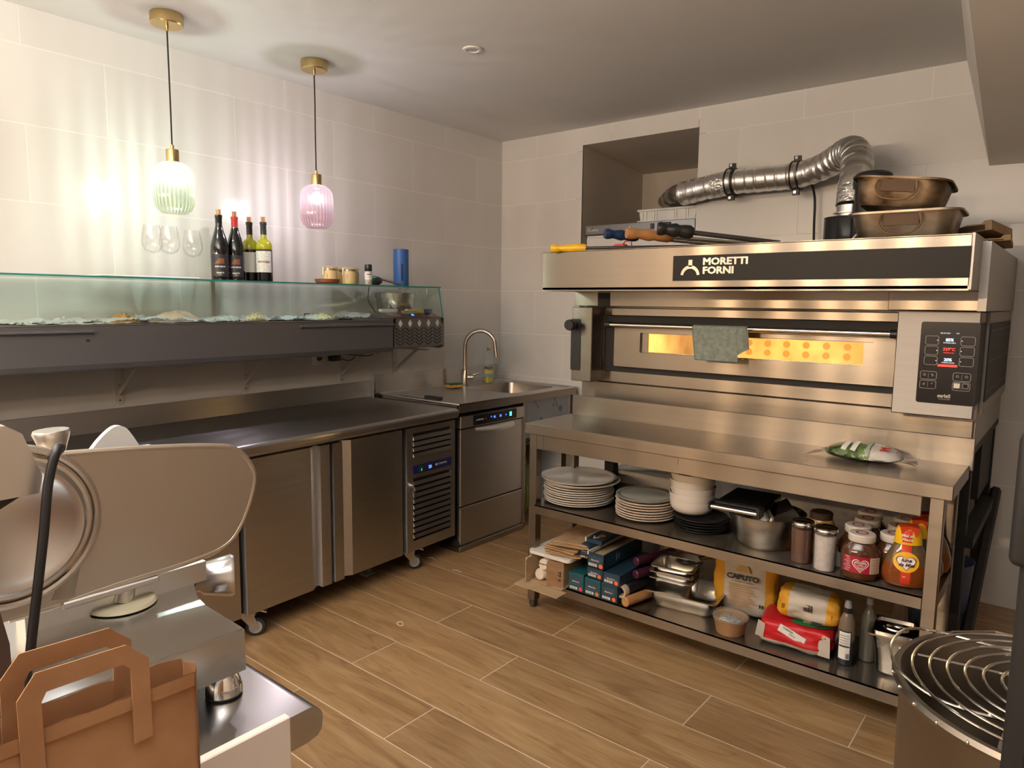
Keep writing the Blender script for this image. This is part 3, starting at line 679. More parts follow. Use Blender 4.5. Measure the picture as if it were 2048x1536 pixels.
for yy in (-1.185,):
    me = text_mesh('4', .022, .0003, .002); me.transform(MW[t.name].inverted() @ Matrix.Translation((.345, yy, 1.3245)) @ Matrix.Rotation(sl, 4, 'Y') @ Matrix.Rotation(PI/2, 4, 'Z')); me.materials.clear(); me.materials.append(emit('bright_blue_led', (.05, .2, 1), 9))
    o = bpy.data.objects.new('digit', me); C.objects.link(o); o.parent = bp_
for yy, s_, sz in ((-1.30, 'ideal', .020), (-1.06, 'refrigerazione', .010)):
    me = text_mesh(s_, sz, .0003, .0006); me.transform(MW[t.name].inverted() @ Matrix.Translation((.352, yy, 1.3212)) @ Matrix.Rotation(sl, 4, 'Y') @ Matrix.Rotation(PI/2, 4, 'Z')); me.materials.clear(); me.materials.append(WPR)
    o = bpy.data.objects.new('lettering', me); C.objects.link(o); o.parent = bp_
# glass: top shelf, sloping front, end
GZ = 1.486
B().box(.03, .350, YE, -.968, GZ-.0065, GZ).obj('glass_shelf', PANE, t, world=True, smooth=False)
B().box(.350, .3515, YE, -.966, GZ-.0066, GZ+.0001).box(.03, .3515, -.968, -.9665, GZ-.0066, GZ+.0001).obj('shelf_polished_edge', GEDGE, t, world=True)
B().add([(.352, YE, 1.479), (.352, -.985, 1.479), (.384, -.985, 1.309), (.384, YE, 1.309), (.358, YE, 1.479), (.358, -.985, 1.479), (.390, -.985, 1.309), (.390, YE, 1.309)][:8],
        [(0, 1, 2, 3), (4, 7, 6, 5), (0, 4, 5, 1), (3, 2, 6, 7)]).obj('front_glass', PANE, t, world=True, smooth=False)
B().add([(.352, -.984, 1.479), (.384, -.984, 1.309), (.390, -.984, 1.309), (.358, -.984, 1.479), (.352, -.988, 1.479), (.384, -.988, 1.309), (.390, -.988, 1.309), (.358, -.988, 1.479)],
        [(0, 1, 2, 3), (4, 7, 6, 5), (0, 3, 7, 4), (1, 5, 6, 2), (3, 2, 6, 7), (0, 4, 5, 1)]).obj('front_glass_edge', GEDGE, t, world=True)
B().add([(.04, -.976, 1.33), (.04, -.976, 1.479), (.349, -.976, 1.479), (.380, -.976, 1.312), (.04, -.981, 1.33), (.04, -.981, 1.479), (.349, -.981, 1.479), (.380, -.981, 1.312)],
        [(0, 1, 2, 3), (4, 7, 6, 5), (0, 4, 5, 1), (1, 5, 6, 2), (2, 6, 7, 3), (3, 7, 4, 0)]).obj('end_glass', PANE, t, world=True, smooth=False)
for (x, y) in ((.12, -1.06), (.12, -1.00), (.30, -1.03)):
    hk = B(); hk.tube([(x, y-.03, GZ-.010), (x, y, GZ-.010), (x, y, GZ-.048), (x, y+.014, GZ-.048)], .0022, 6); hk.sph((x, y-.03, GZ+.002), .004, 6); hk.obj('shelf_clip', CHR, t, world=True)
for y in (-2.2, -3.2): B().box(.036, .05, y-.01, y+.01, 1.30, GZ-.0065).obj('glass_support', SAT, t, world=True)
# wall brackets
for i, (y, ln) in enumerate(((-2.628, 'leftmost'), (-2.022, 'second from the left'), (-1.423, 'third from the left'), (-1.02, 'rightmost'))):
    t = thing('shelf_bracket', 'white triangular wall bracket under the display case, %s of the four' % ln, 'bracket', (0, y, .932), group='white wall brackets under the display case')
    w2 = .017
    b = B(); b.prism([(-w2, .015), (-w2*.6, .004), (0, 0), (w2*.6, .004), (w2, .015), (w2, .205), (-w2, .205)], .0005, .006, 'x'); b.box(.006, .30, -.012, .012, .180, .1885); b.obj('wall_plate', WPNT, t)
    b = B(); b.prism([(.006, .038), (.006, .060), (.185, .180), (.215, .180)], -.003, .003, 'y'); b.obj('brace', WPNT, t)
    for z in (.018, .085): B().cyl((.006, 0, z), (.0085, 0, z), .005, n=10).obj('screw', SDK, t)
# socket, adaptor, cables
t = thing('wall_socket', 'white round-hole wall socket under the display case', 'socket', (0, -1.577, 1.082))
B().box(.0005, .010, -.045, .045, -.042, .042, .004, 2).obj('plate', WHT, t); B().lathe([(.0, .0100), (.021, .0100), (.021, .0125), (.018, .0125), (.016, .006), (0, .006)], 28).xf(Matrix.Rotation(PI/2, 4, 'Y')).obj('well', WPNT, t)
for s_ in (-1, 1): B().cyl((.0062, s_*.009, 0), (.0068, s_*.009, 0), .003).obj('pin_hole', BLKM, t)
t = thing('power_adaptor', 'black plug adaptor with cord in the wall beside the white socket', 'adaptor', (0, -1.475, 1.078))
B().box(.0005, .045, -.042, .020, -.018, .018, .006, 2).obj('adaptor_body', BLK, t); B().tube(spline([(.03, .02, .0), (.05, .05, -.016), (.06, .085, -.012), (.04, .12, .004)], 6), .0028, 6).obj('cord', BLK, t)
t = thing('drooping_cable', 'thin black cable drooping under the right part of the display case', 'cable', (.2, -1.45, 1.10))
B().tube(spline([(.0, -.10, .01), (.01, -.04, .005), (.02, .04, -.003), (.03, .09, .008), (.04, .13, .018)], 6), .0028, 6).obj('cable', BLK, t)
t = thing('hanging_power_cord', 'thin black cord dropping from the glass shelf into the display case', 'cable', (.12, -1.31, 1.30))
B().tube(spline([(.0, .0, .178), (.004, -.012, .13), (.01, -.014, .10), (.02, .008, .06), (.03, .03, .03), (.05, .06, .034)], 6), .0026, 6).obj('cord', BLK, t)
# ---------------------------------------------------------------- contents of the case
def crumple(x0, x1, y0, y1, z, amp, name, label, seed, nu=170, nv=22, hump=None):
    t = thing(name, label, 'film', ((x0+x1)/2, (y0+y1)/2, z))
    def fn(u, v):
        x = x0+(x1-x0)*v; y = y0+(y1-y0)*u
        n1 = noise.noise(Vector((x*14+seed, y*9, seed))); n2 = noise.noise(Vector((x*75, y*60+seed, seed*2)))
        h = amp*(abs(n1)*1.3+abs(n2)*.9)
        if hump:
            for hy, hw, hh in hump: h += hh*math.exp(-((y-hy)/hw)**2)
        return (x-(x0+x1)/2, y-(y0+y1)/2, h)
    B().grid(fn, nu, nv).obj('film_sheet', FILM, t, ang=180); return t
crumple(.06, .345, -3.5, -2.42, 1.3015, .018, 'cling_film', 'crumpled cling film over the pans in the left part of the display case', 3.1, hump=[(-2.62, .10, .012)])
crumple(.06, .345, -2.40, -1.72, 1.3015, .020, 'cling_film', 'crumpled cling film over the pans in the middle of the display case', 8.7)
crumple(.06, .345, -1.71, -1.385, 1.3015, .020, 'cling_film', 'crumpled cling film heaped at the right end of the pans, beside the knives', 5.3, 50, 14, hump=[(-1.46, .05, .024)])
crumple(.32, .384, -3.1, -2.15, 1.3015, .006, 'cling_film', 'narrow strip of cling film stuck along the front rim of the display case', 1.3, 70, 4)
def heap(name, label, x, y, z, rx, ry, h, mt, seed, cat='food', rg=.9):
    t = thing(name, label, cat, (x, y, z))
    def fn(u, v):
        a = 2*PI*u; r = v; q = noise.noise(Vector((math.cos(a)*3*r+seed, math.sin(a)*3*r, seed)))
        return (rx*r*math.cos(a)*(1+.25*q), ry*r*math.sin(a)*(1+.25*q), max(0, h*(1-r**2)*(1+rg*noise.noise(Vector((math.cos(a)*r*7, math.sin(a)*r*7+seed, 1))))))
    B().grid(fn, 28, 8).obj('heap', mt, t); return t
CHZ = noisy(mat('shredded_cheese', (.70, .55, .28), .7), (.60, .44, .20), (.80, .68, .42), (90, 90, 90), bump=.8)
ORN = noisy(mat('orange_topping', (.62, .30, .07), .7), (.52, .22, .04), (.74, .42, .14), (90, 90, 90), bump=.8)
PALE = noisy(mat('pale_topping', (.68, .52, .42), .5), (.62, .46, .36), (.76, .62, .50), (20, 20, 20))
heap('grated_topping', 'heap of orange grated topping in the display case, left of the pale slices', .26, -2.70, 1.302, .04, .075, .030, ORN, 1.)
heap('pale_slices', 'pale pinkish slices under film in the display case below the wine glasses', .24, -2.475, 1.302, .06, .12, .046, PALE, 2., 'food', .25)
heap('grated_cheese', 'small heap of grated cheese in the display case below the wine bottles', .28, -2.12, 1.303, .035, .055, .030, CHZ, 4.)
heap('cheese_slices', 'yellowish heap of cheese near the right end of the display case', .28, -1.745, 1.303, .045, .085, .026, CHZ, 6.)
t = thing('black_clip', 'small black clip standing at the back of the display case', 'clip', (.08, -1.70, 1.303)); B().box(-.004, .004, -.016, .016, 0, .028, .002).box(-.010, .010, -.012, .012, 0, .004).obj('clip', BLKM, t)
# steel container behind the knives
t = thing('steel_pan', 'round steel container standing in the right end of the display case', 'pan', (.165, -1.155, 1.334))
B().shell([(.098, 0), (.104, .008), (.110, .085), (.116, .086), (.118, .112), (.122, .114)], .002, 36).obj('pan', POT, t)
# knives lying at the right end of the case
def knife(name, label, x, y, z, rz, L, hl, hm, hh=.022, white=False, tilt=0.):
    t = thing(name, label, 'knife', (x, y, z), rot=(0, tilt, rz))
    B().prism([(-L, -.002), (-.002, -.013), (-.002, .013), (-L*.9, .010)], .006, .0075, 'z').obj('blade', POL, t)
    B().prism([(0, -.013), (.03, -.015), (hl*.6, -.011), (hl-.015, -.017), (hl, -.012), (hl, .010), (hl-.02, .015), (hl*.5, .010), (.02, .014), (0, .013)], 0, hh, 'z').obj('handle', hm, t, ang=60); return t
knife('yellow_handled_knife', 'knife with bright yellow handle in the right end of the display case', .325, -1.215, 1.3345, PI/2, .22, .125, YEL)
knife('grey_handled_knife', 'knife with light grey handle lying below the yellow-handled one', .352, -1.265, 1.331, PI/2+.02, .24, .10, GRYPL, .018)
knife('blue_handled_knife', 'knife with blue handle, rightmost of the knives in the display case', .315, -1.135, 1.3345, PI/2+.06, .05, .13, BLU)
knife('white_handled_tool', 'kitchen tool with white handle behind the yellow-handled knife', .255, -1.345, 1.3345, PI/2, .18, .12, WHT)
# ---------------------------------------------------------------- on the glass shelf
GZ2 = GZ+.0006
t = thing('white_board', 'thin white board lying on the glass shelf behind the wine glasses', 'board', (.20, -2.60, GZ2)); B().box(-.10, .12, -.20, .20, 0, .006, .002).obj('board', WHT, t)
def wineglass():
    t = thing('wine_glass', '', 'glass', (.2, 0, GZ2))
    pr = [(.0, .0), (.034, .0005), (.034, .0015), (.006, .005), (.0035, .012), (.0035, .085), (.006, .092), (.030, .108), (.040, .130), (.041, .150), (.036, .185), (.0305, .215)]
    B().lathe(pr+[(.0298, .215), (.035, .185), (.040, .150), (.039, .131), (.029, .110), (.0, .096)], 30).obj('bowl_and_stem', CLEAR, t); return t
gg = 'wine glasses on the glass shelf'
w0 = wineglass(); w0.location = (.24, -2.560, GZ2+.0065); w0['label'] = 'wine glass, leftmost of the three on the glass shelf'; w0['group'] = gg
dup(w0, (.24, -2.487, GZ2+.0065), label='wine glass, middle of the three on the glass shelf')
dup(w0, (.215, -2.375, GZ2), label='wine glass, rightmost of the three, next to the wine bottles')
def bottle(name, label, x, y, kind, sc=1., lab=None):
    t = thing(name, label, 'bottle', (x, y, GZ2), face_cam(x, y)+PI/2)
    if kind == 'dark':
        pr = [(0, .003), (.030, 0), (.0385, .004), (.040, .012), (.040, .130), (.038, .160), (.030, .195), (.020, .225), (.0148, .250), (.0140, .283), (.0155, .285), (.0155, .292), (.0140, .294), (0, .294)]
        B().lathe(pr, 36).obj('bottle', mat('black_wine_glass', (.006, .006, .008), .07, coat=.4), t)
        zc = .294
    else:
        body = mat('olive_wine_bottle_'+name, (.1, .1, .02), .06); N, L = nt(body); bb = N['Principled BSDF']
        tc = N.new('ShaderNodeTexCoord'); sp = N.new('ShaderNodeSeparateXYZ'); rp = N.new('ShaderNodeValToRGB'); L.new(tc.outputs['Object'], sp.inputs[0]); L.new(sp.outputs[2], rp.inputs[0])
        rp.color_ramp.interpolation = 'EASE'; rp.color_ramp.elements[0].position = .150; rp.color_ramp.elements[0].color = (.006, .006, .010, 1); rp.color_ramp.elements[1].position = .158; rp.color_ramp.elements[1].color = (.36, .36, .02, 1)
        L.new(rp.outputs[0], bb.inputs['Base Color'])
        pr = [(0, .003), (.030, 0), (.0375, .004), (.038, .012), (.038, .168), (.036, .182), (.027, .196), (.016, .204), (.0138, .215), (.0135, .270), (.0152, .272), (.0152, .280), (.0135, .282), (0, .282)]
        B().lathe(pr, 36).obj('bottle', body, t); zc = .282
    B().cyl((0, 0, zc), (0, 0, zc+.026), .0098, .0105, 16).obj('cork', TAN, t)
    return t, zc
t, zc = bottle('wine_bottle', 'black wine bottle with cork and plain black neck, leftmost of the four', .20, -2.242, 'dark')
B().lathe([(.0145, .235), (.0148, .280), (.0162, .285), (.0162, .2955), (.0145, .2965)], 24).obj('capsule', mat('gloss_black_foil', (.01, .01, .012), .2), t)
def black_label(t):
    lb = patch(B(), .0402, .018, .118, -PI/2-.95, -PI/2+.95, 14); l = lb.obj('label', mat('black_label_%d' % random.randint(0, 999), (.022, .020, .028), .5), t)
    dd = B()
    for k in range(7): patch(dd, .0409, .076+.0035*k, .078+.0035*k, -PI/2-.55+.07*k, -PI/2+.5-.05*(k % 3), 5, .0004)
    dd.obj('landscape_drawing', mat('russet_print_%d' % random.randint(0, 999), (.35, .12, .04), .5), l)
    wrap_text('AVIO BRUN', .0088, WPR, l, .0408, .062, bold=.0003); wrap_text('PASETTI', .0088, WPR, l, .0408, .034, bold=.0003); wrap_text('ROSSO', .005, WPR, l, .0408, .025)
black_label(t)
t, zc = bottle('wine_bottle', 'black wine bottle with bright red capsule around its neck', .195, -2.162, 'dark')
B().lathe([(.0150, .246), (.0148, .280), (.0162, .285), (.0162, .2955), (.0145, .2965)], 24).obj('capsule', REDP, t)
B().lathe([(.0162, .238), (.0156, .247)], 24).obj('white_neck_band', WPR, t); black_label(t)
t, zc = bottle('wine_bottle', 'olive-glass wine bottle half hidden behind its neighbour with the white label', .145, -2.058, 'olive')
B().lathe([(.0142, .224), (.0140, .268), (.0158, .272), (.0158, .2835), (.0140, .2845)], 24).obj('capsule', mat('dark_grey_foil', (.03, .03, .035), .4), t)
patch(B(), .0382, .045, .14, -PI/2-.9, -PI/2+.9, 12).obj('label', WPR, t)
t, zc = bottle('wine_bottle', 'olive-glass wine bottle with white scribbled label, rightmost of the four', .205, -2.020, 'olive')
B().lathe([(.0142, .224), (.0140, .268), (.0158, .272), (.0158, .2835), (.0140, .2845)], 24).obj('capsule', mat('dark_grey_foil_b', (.03, .03, .035), .4), t)
l = patch(B(), .0382, .045, .146, -PI/2-1.3, -PI/2+1.0, 14).obj('label', noisy(mat('speckled_white_label', (.7, .7, .68), .6), (.35, .37, .42), (.74, .73, .70), (260, 260, 260), p=(.40, .47)), t)
wrap_text('SUAVITALE', .0115, mat('dark_red_print', (.25, .01, .02), .5), l, .0388, .094, a0=-PI/2-.1, bold=.0004)
# jars, dish, pepper mill, citrus squeezer, blue roll
JY = mat('yellow_mustard_jar', (.66, .52, .22), .25)
def clipjar():
    t = thing('clip_jar', '', 'jar', (0, 0, GZ2))
    B().lathe([(0, 0), (.036, 0), (.039, .004), (.039, .055), (.036, .072), (.036, .078), (0, .078)], 30).obj('jar', JY, t)
    ld = B().lathe([(0, .080), (.039, .080), (.041, .083), (.041, .086), (.037, .091), (.020, .092), (0, .091)], 30).obj('lid', glassy('glass_lid', (.9, .88, .75), .06, 1.6, .35, (.7, .64, .42)), t)
    B().lathe([(.0395, .074), (.0395, .079), (.037, .079), (.037, .074)], 30).obj('wire_band', POL, t)
    l = patch(B(), .0392, .020, .066, -PI/2-.75, -PI/2+.95, 12).obj('label', mat('cream_label', (.66, .50, .24), .5), t)
    patch(B(), .0392, .066, .0665, 0, .1, 2)
    B().prism([(-.006, .045), (.006, .045), (.006, .088), (-.006, .088)], -.0425, -.0405, 'y').xf(Matrix.Rotation(-.95, 4, 'Z')).obj('clip_strap', mat('cream_strap', (.74, .68, .50), .4), t)
    for k in range(3): wrap_text('B', .008, KPR, l, .0398, .034+.008*k, a0=-PI/2-.35)
    return t
jg = 'cream clip-top jars on the glass shelf'
j0 = clipjar(); j0.location = (.205, -1.640, GZ2); j0.rotation_euler = (0, 0, face_cam(.2, -1.64)+PI/2); j0['group'] = jg; j0['label'] = 'cream clip-top jar behind the terracotta dish, leftmost of its group'
r_ = face_cam(.2, -1.6)+PI/2
dup(j0, (.135, -1.552, GZ2), r_+.5, 'cream clip-top jar with orange label, at the back between the two front jars')
dup(j0, (.205, -1.517, GZ2), r_+.1, 'cream clip-top jar in front with its strap clearly showing, right of the dish')
dup(j0, (.145, -1.452, GZ2), r_+.9, 'cream clip-top jar at the back right, rightmost of its group')
t = thing('terracotta_dish', 'shallow terracotta dish on the glass shelf in front of the clip-top jars', 'dish', (.285, -1.715, GZ2))
B().shell([(.052, 0), (.060, .006), (.062, .020), (.064, .022)], .005, 36).obj('dish', noisy(mat('terracotta', (.22, .055, .03), .4), (.20, .05, .028), (.26, .07, .035), (20, 20, 20)), t)
t = thing('pepper_mill', 'small glass pepper mill with black cap on the glass shelf', 'pepper mill', (.27, -1.437, GZ2), face_cam(.27, -1.437)+PI/2)
B().lathe([(0, 0), (.0185, 0), (.0195, .003), (.0195, .068), (.016, .074), (0, .074)], 24).obj('jar', noisy(mat('mixed_peppercorns', (.3, .25, .2), .3), (.05, .04, .035), (.65, .58, .48), (220, 220, 220), p=(.42, .52)), t)
l = patch(B(), .0197, .028, .066, 0, 2*PI, 24).obj('label', WPR, t); wrap_text('4 BAIES', .008, KPR, l, .0203, .056, bold=.0004); wrap_text('moulin', .006, KPR, l, .0203, .042)
B().lathe([(0, .074), (.0175, .074), (.020, .078), (.0195, .105), (.017, .110), (0, .110)], 18).obj('cap', BLK, t)
t = thing('citrus_squeezer', 'grey hand squeezer with a turquoise bowl lying between pepper mill and blue roll', 'squeezer', (.215, -1.315, GZ2+.0), PI/2-.1)
b = B(); b.sph((-.03, 0, .026), .036, 12, (1.25, 1, .72)); b.obj('cup', DKG, t)
b = B(); b.sph((-.045, 0, .040), .028, 10, (1.2, 1, .6)); b.obj('turquoise_press', mat('turquoise_plastic', (.10, .42, .42), .35), t)
b = B(); b.tube([(.0, -.012, .036), (.05, -.011, .026), (.11, -.008, .014), (.145, -.004, .008)], .0055, 8); b.tube([(.0, .012, .042), (.05, .011, .034), (.11, .008, .022), (.14, .004, .014)], .0045, 8); b.obj('handles', POL, t)
t = thing('blue_paper_roll', 'tall bright blue cylinder standing on the glass shelf at its right end', 'roll', (.17, -1.112, GZ2))
B().lathe([(0, 0), (.044, 0), (.0445, .002), (.0445, .212), (.043, .214), (.038, .214), (.038, .206), (0, .206)], 40).obj('roll', noisy(mat('blue_roll', (.03, .12, .38), .45), (.025, .10, .33), (.04, .14, .42), (6, 6, 6)), t)
B().box(-.0455, -.044, -.004, .004, .03, .13).xf(Matrix.Rotation(PI-.62, 4, 'Z')).obj('dark_slit', BLKM, t)
# ================================================================ WORK TABLE
TX0, TX1, TY0, TY1, TZ = 1.378, 3.036, -1.462, -1.095, .862
t = thing('work_table', 'long stainless work table with upstand and two shelves in front of the oven', 'table', (2.2, -1.28, 0))
B().box(TX0, TX1, TY0, TY1, TZ-.047, TZ, .0025).obj('tabletop', SX, t, world=True, ang=20)
B().box(TX0+.01, TX1+.01, TY1-.002, TY1+.012, TZ-.02, .957, .002).obj('upstand', SX, t, world=True)
B().box(TX0+.062, TX1-.085, TY0+.012, TY0+.030, TZ-.112, TZ-.047).box(TX0+.03, TX1-.03, TY1-.04, TY1-.02, TZ-.10, TZ-.047).obj('apron', SX, t, world=True)
ap = B().box(2.055, 2.125, TY0+.0105, TY0+.012, TZ-.078, TZ-.052); ap.obj('maker_plate', SX, t, world=True)
for x0, x1 in ((TX0+.062, TX0+.10), (TX1-.13, TX1-.085)): B().box(x0, x1, TY0+.0112, TY0+.0120, TZ-.111, TZ-.048).obj('apron_end_cap', SX, t, world=True)
for x in (TX0+.022, TX1-.062):
    for y in (TY0+.010, TY1-.052):
        b = B().box(x, x+.040, y, y+.042, .035, TZ-.045, .002)
        lg = b.obj('leg', SX, t, world=True, ang=20)
        B().box(x+.006, x+.034, y+.006, y+.036, .012, .036).cyl((x+.02, y+.021, 0), (x+.02, y+.021, .014), .016).obj('foot', DKG, lg, world=True)
def shelf(z, nm):
    b = B().box(TX0+.060, TX1-.062, TY0+.002, TY1-.01, z-.004, z); b.box(TX0+.060, TX1-.062, TY0+.002, TY0+.008, z-.040, z); b.box(TX0+.060, TX1-.062, TY1-.016, TY1-.01, z-.040, z)
    b.box(TX0+.024, TX0+.06, TY0+.050, TY1-.050, z-.040, z).box(TX1-.062, TX1-.024, TY0+.050, TY1-.052, z-.040, z)
    b.obj(nm, SX, t, world=True, ang=20)
ZM, ZL = .493, .148
shelf(ZM, 'shelf'); shelf(ZL, 'shelf')
# ================================================================ OVEN
OX0, OX1 = 1.36, 3.030
t = thing('pizza_oven', 'large stainless electric deck oven with lit window, control screen and overhanging hood', 'oven', (2.2, -.6, 0))
B().box(OX0+.01, 1.53, -.97, -.02, .90, 1.388).box(2.74, OX1, -.97, -.02, .90, 1.388).box(1.53, 2.74, -.97, -.02, .90, 1.085).box(1.53, 2.74, -.97, -.02, 1.330, 1.388).box(1.53, 2.74, -.16, -.02, 1.08, 1.34).obj('body', SX, t, world=True)
# baking chamber behind the window
FB = noisy(mat('chamber_steel', (.55, .42, .26), .5, .2), (.60, .48, .30), (.80, .70, .50), (9, 9, 9)); STONE = noisy(mat('baking_stone', (.55, .38, .18), .8), (.42, .26, .10), (.66, .48, .24), (14, 14, 14))
B().box(1.53, 2.74, -.95, -.16, 1.085, 1.115).obj('baking_stone', STONE, t, world=True)
B().box(1.531, 1.56, -.95, -.16, 1.115, 1.33).box(2.71, 2.739, -.95, -.16, 1.115, 1.33).box(1.56, 2.71, -.20, -.161, 1.115, 1.33).box(1.56, 2.71, -.95, -.2, 1.322, 1.3299).obj('chamber_lining', FB, t, world=True)
HOL = mat('pierced_disc', (.52, .32, .12), .5)
for i in range(11):
    for j in range(2): B().lathe([(0, 0), (.017, 0), (.017, .002), (0, .002)], 20).xf(Matrix.Translation((1.62+.098*i, -.2005, 1.152+.048*j)) @ Matrix.Rotation(PI/2, 4, 'X')).obj('vent_disc', HOL, t, world=True)
l = bpy.data.lights.new('oven_lamp', 'AREA'); l.shape = 'RECTANGLE'; l.size = .9; l.size_y = .04; l.energy = 9; l.color = (1, .86, .56)
o = bpy.data.objects.new('oven_lamp', l); C.objects.link(o); o.location = (2.15, -.60, 1.318)
B().box(1.68, 2.62, -.63, -.57, 1.3195, 1.3215).obj('chamber_lamp_cover', emit('lit_lamp_cover', (1, .6, .2), 2.0), t, world=True)
# front below and above the door
B().box(OX0+.115, 2.79, -1.0, -.97, 1.025, 1.078, .002).obj('lower_band', SX, t, world=True)
B().box(OX0+.01, OX1-.005, -.992, -.97, .905, 1.020, .002).obj('base_band', SX, t, world=True)
B().box(1.50, 2.79, -1.0, -.97, 1.345, 1.380, .002).obj('upper_band', SX, t, world=True)
B().box(1.52, 2.78, -.985, -.97, 1.078, 1.346).obj('door_recess', BLKM, t, world=True)
bpy.data.objects.remove([c for c in t.children if c.name.startswith('door_recess')][0])
b = B()
for q in rects_minus((1.50, 2.79, 1.078, 1.346), [(1.66, 2.70, 1.165, 1.28)]): b.box(q[0], q[1], -.985, -.970, q[2], q[3])
b.obj('door_recess', BLKM, t, world=True)
# door with window
b = B(); ring_frame(b, rrect(1.562, 2.787, 1.104, 1.300, .006, 3), rrect(1.700, 2.694, 1.174, 1.268, .006, 3), -1.010, -.985, 'y'); d = b.obj('door', SX, t, world=True, ang=20)
ring_frame(B_ := B(), rrect(1.700, 2.694, 1.174, 1.268, .006, 3), rrect(1.735, 2.655, 1.178, 1.264, .002, 3), -.998, -.988, 'y'); B_.obj('window_surround', SX, d, world=True, ang=20)
B().box(1.735, 2.655, -.994, -.991, 1.178, 1.264).obj('window_glass', glassy('oven_glass', (.97, .86, .66), .05, 1.4), d, world=True, smooth=False)
hb = B(); hb.tube([(1.545, -1.048, 1.302), (2.783, -1.048, 1.302)], .0125, 16); hb.obj('handle_bar', POL, t, world=True)
for x in (1.55, 2.765):
    B().cyl((x-.012, -1.048, 1.302), (x+.012, -1.048, 1.302), .016).box(x-.010, x+.010, -1.048, -.98, 1.296, 1.312).obj('bar_end', BLK, t, world=True)
# left lever box
B().box(1.372, 1.487, -1.092, -.97, 1.026, 1.383, .003).obj('lever_box', SX, t, world=True)
lb = B().prism(rrect(1.369, 1.4245, 1.078, 1.326, .006), -1.0945, -1.092, 'y').obj('lever_strip', mat('slate_strip', (.012, .015, .018), .4), t, world=True)
B().cyl((1.398, -1.128, 1.295), (1.398, -1.094, 1.295), .026, .017, 28).lathe([(0, 0), (.024, .001), (.026, .004), (.0, .005)], 24, (0, 0, 0)).obj('vent_knob', BLK, lb, world=True) if False else None
b = B().cyl((1.392, -1.150, 1.297), (1.392, -1.140, 1.297), .025, .027, 30).cyl((1.392, -1.140, 1.297), (1.392, -1.094, 1.297), .027, .015, 30); b.obj('vent_knob', BLK, lb, world=True)
# neck under the hood
B().box(1.352, 2.74, -1.045, -.97, 1.388, 1.460, .002).obj('hood_neck', SX, t, world=True)
B().box(2.74, 3.026, -1.060, -.97, 1.390, 1.460, .002).obj('neck_cover_plate', SX, t, world=True)
B().box(1.487, 1.555, -1.046, -1.044, 1.39, 1.452).obj('dark_neck_slot', BLKM, t, world=True)
# hood
HY = -1.325
B().box(1.362, 3.014, HY, -.02, 1.455, 1.470, .0).box(1.362, 3.014, HY, HY+.02, 1.457, 1.628, .003).box(1.362, 1.38, HY+.02, -.02, 1.46, 1.628).box(1.38, 3.0, -.04, -.02, 1.46, 1.624).box(1.365, 3.012, HY+.004, -.02, 1.624, 1.630).obj('hood', SX, t, world=True, ang=20)
B().box(3.012, 3.020, HY+.002, -.35, 1.458, 1.632).box(3.020, 3.045, -1.12, -.02, 1.39, 1.62).obj('hood_side', SDK, t, world=True)
bd = B().box(2.012, 3.0135, HY-.0018, HY, 1.494, 1.592).obj('black_brand_plate', mat('black_brand_panel', (.010, .009, .009), .42, spec=.2), t, world=True)
LOGO = steel('cut_logo_steel', (.62, .58, .52), .3)
text('MORETTI', .037, LOGO, bd, (2.137, HY-.0025, 1.566), '-y', align='LEFT', sx=1.16, fat=.0016)
text('FORNI', .037, LOGO, bd, (2.137, HY-.0025, 1.532), '-y', align='LEFT', sx=1.16, fat=.0016)
b = B(); po = []
for i in range(17):
    a = PI*.04+PI*.92*i/16; po.append((2.086+.040*math.cos(a), 1.512+.042*math.sin(a)))
for i in range(17):
    a = PI*.96-PI*.92*i/16; po.append((2.086+.029*math.cos(a), 1.512+.029*math.sin(a)))
for i in range(16): b.add([(po[i][0], HY-.003, po[i][1]), (po[i+1][0], HY-.003, po[i+1][1]), (po[32-i][0], HY-.003, po[32-i][1]), (po[33-i][0], HY-.003, po[33-i][1])], [(0, 1, 2, 3)])
b.add([(2.078, HY-.003, 1.548), (2.094, HY-.003, 1.548), (2.094, HY-.003, 1.575), (2.078, HY-.003, 1.575)], [(0, 1, 2, 3)]); b.obj('arch_logo', LOGO, bd, world=True)
# control box on the right
CY = -1.122
B().box(2.786, 3.034, CY, -.97, 1.024, 1.386, .003).box(3.026, 3.046, -.97, -.10, 1.03, 1.386).obj('control_box', steel('control_box_steel', (.33, .31, .29), .42), t, world=True)
cp = B().prism(rrect(2.862, 3.0345, 1.070, 1.352, .008), CY-.002, CY, 'y').obj('control_panel', mat('black_control_glass', (.010, .007, .008), .22), t, world=True)
B().box(3.0345, 3.0365, CY-.002, -.16, 1.070, 1.350).box(3.046, 3.050, -.97, -.16, 1.070, 1.345).obj('black_side_panel', BLKM, t, world=True)
for k in range(3):
    for j in range(12): B().box(3.050, 3.0506, -.93+.062*j, -.895+.062*j, (1.10, 1.21, 1.32)[k], (1.104, 1.214, 1.324)[k]).obj('side_vent_slot', DKG, t, world=True)
B().prism([(-1.10, .985+.03), (-1.02, 1.015), (-1.02, 1.055), (-1.10, 1.055)], 3.0345, 3.0350, 'x').obj('rating_sticker', mat('pale_sticker', (.5, .48, .45), .5), t, world=True)
WS = emit('white_screen_print', (.75, .88, 1), 1.6); RS = emit('red_screen_print', (1, .05, .03), 1.6); LINE = mat('grey_print_line', (.42, .40, .38), .5)
yy = CY-.0024
def ttp(s, sz, m, x, z, **k): return text(s, sz, m, cp, (x, yy, z), '-y', ext=.0002, **k)
cx = 2.950
ttp('85%', .014, WS, cx, 1.291, bold=.0004); ttp('POTENZA CIELO', .0048, WS, cx, 1.281)
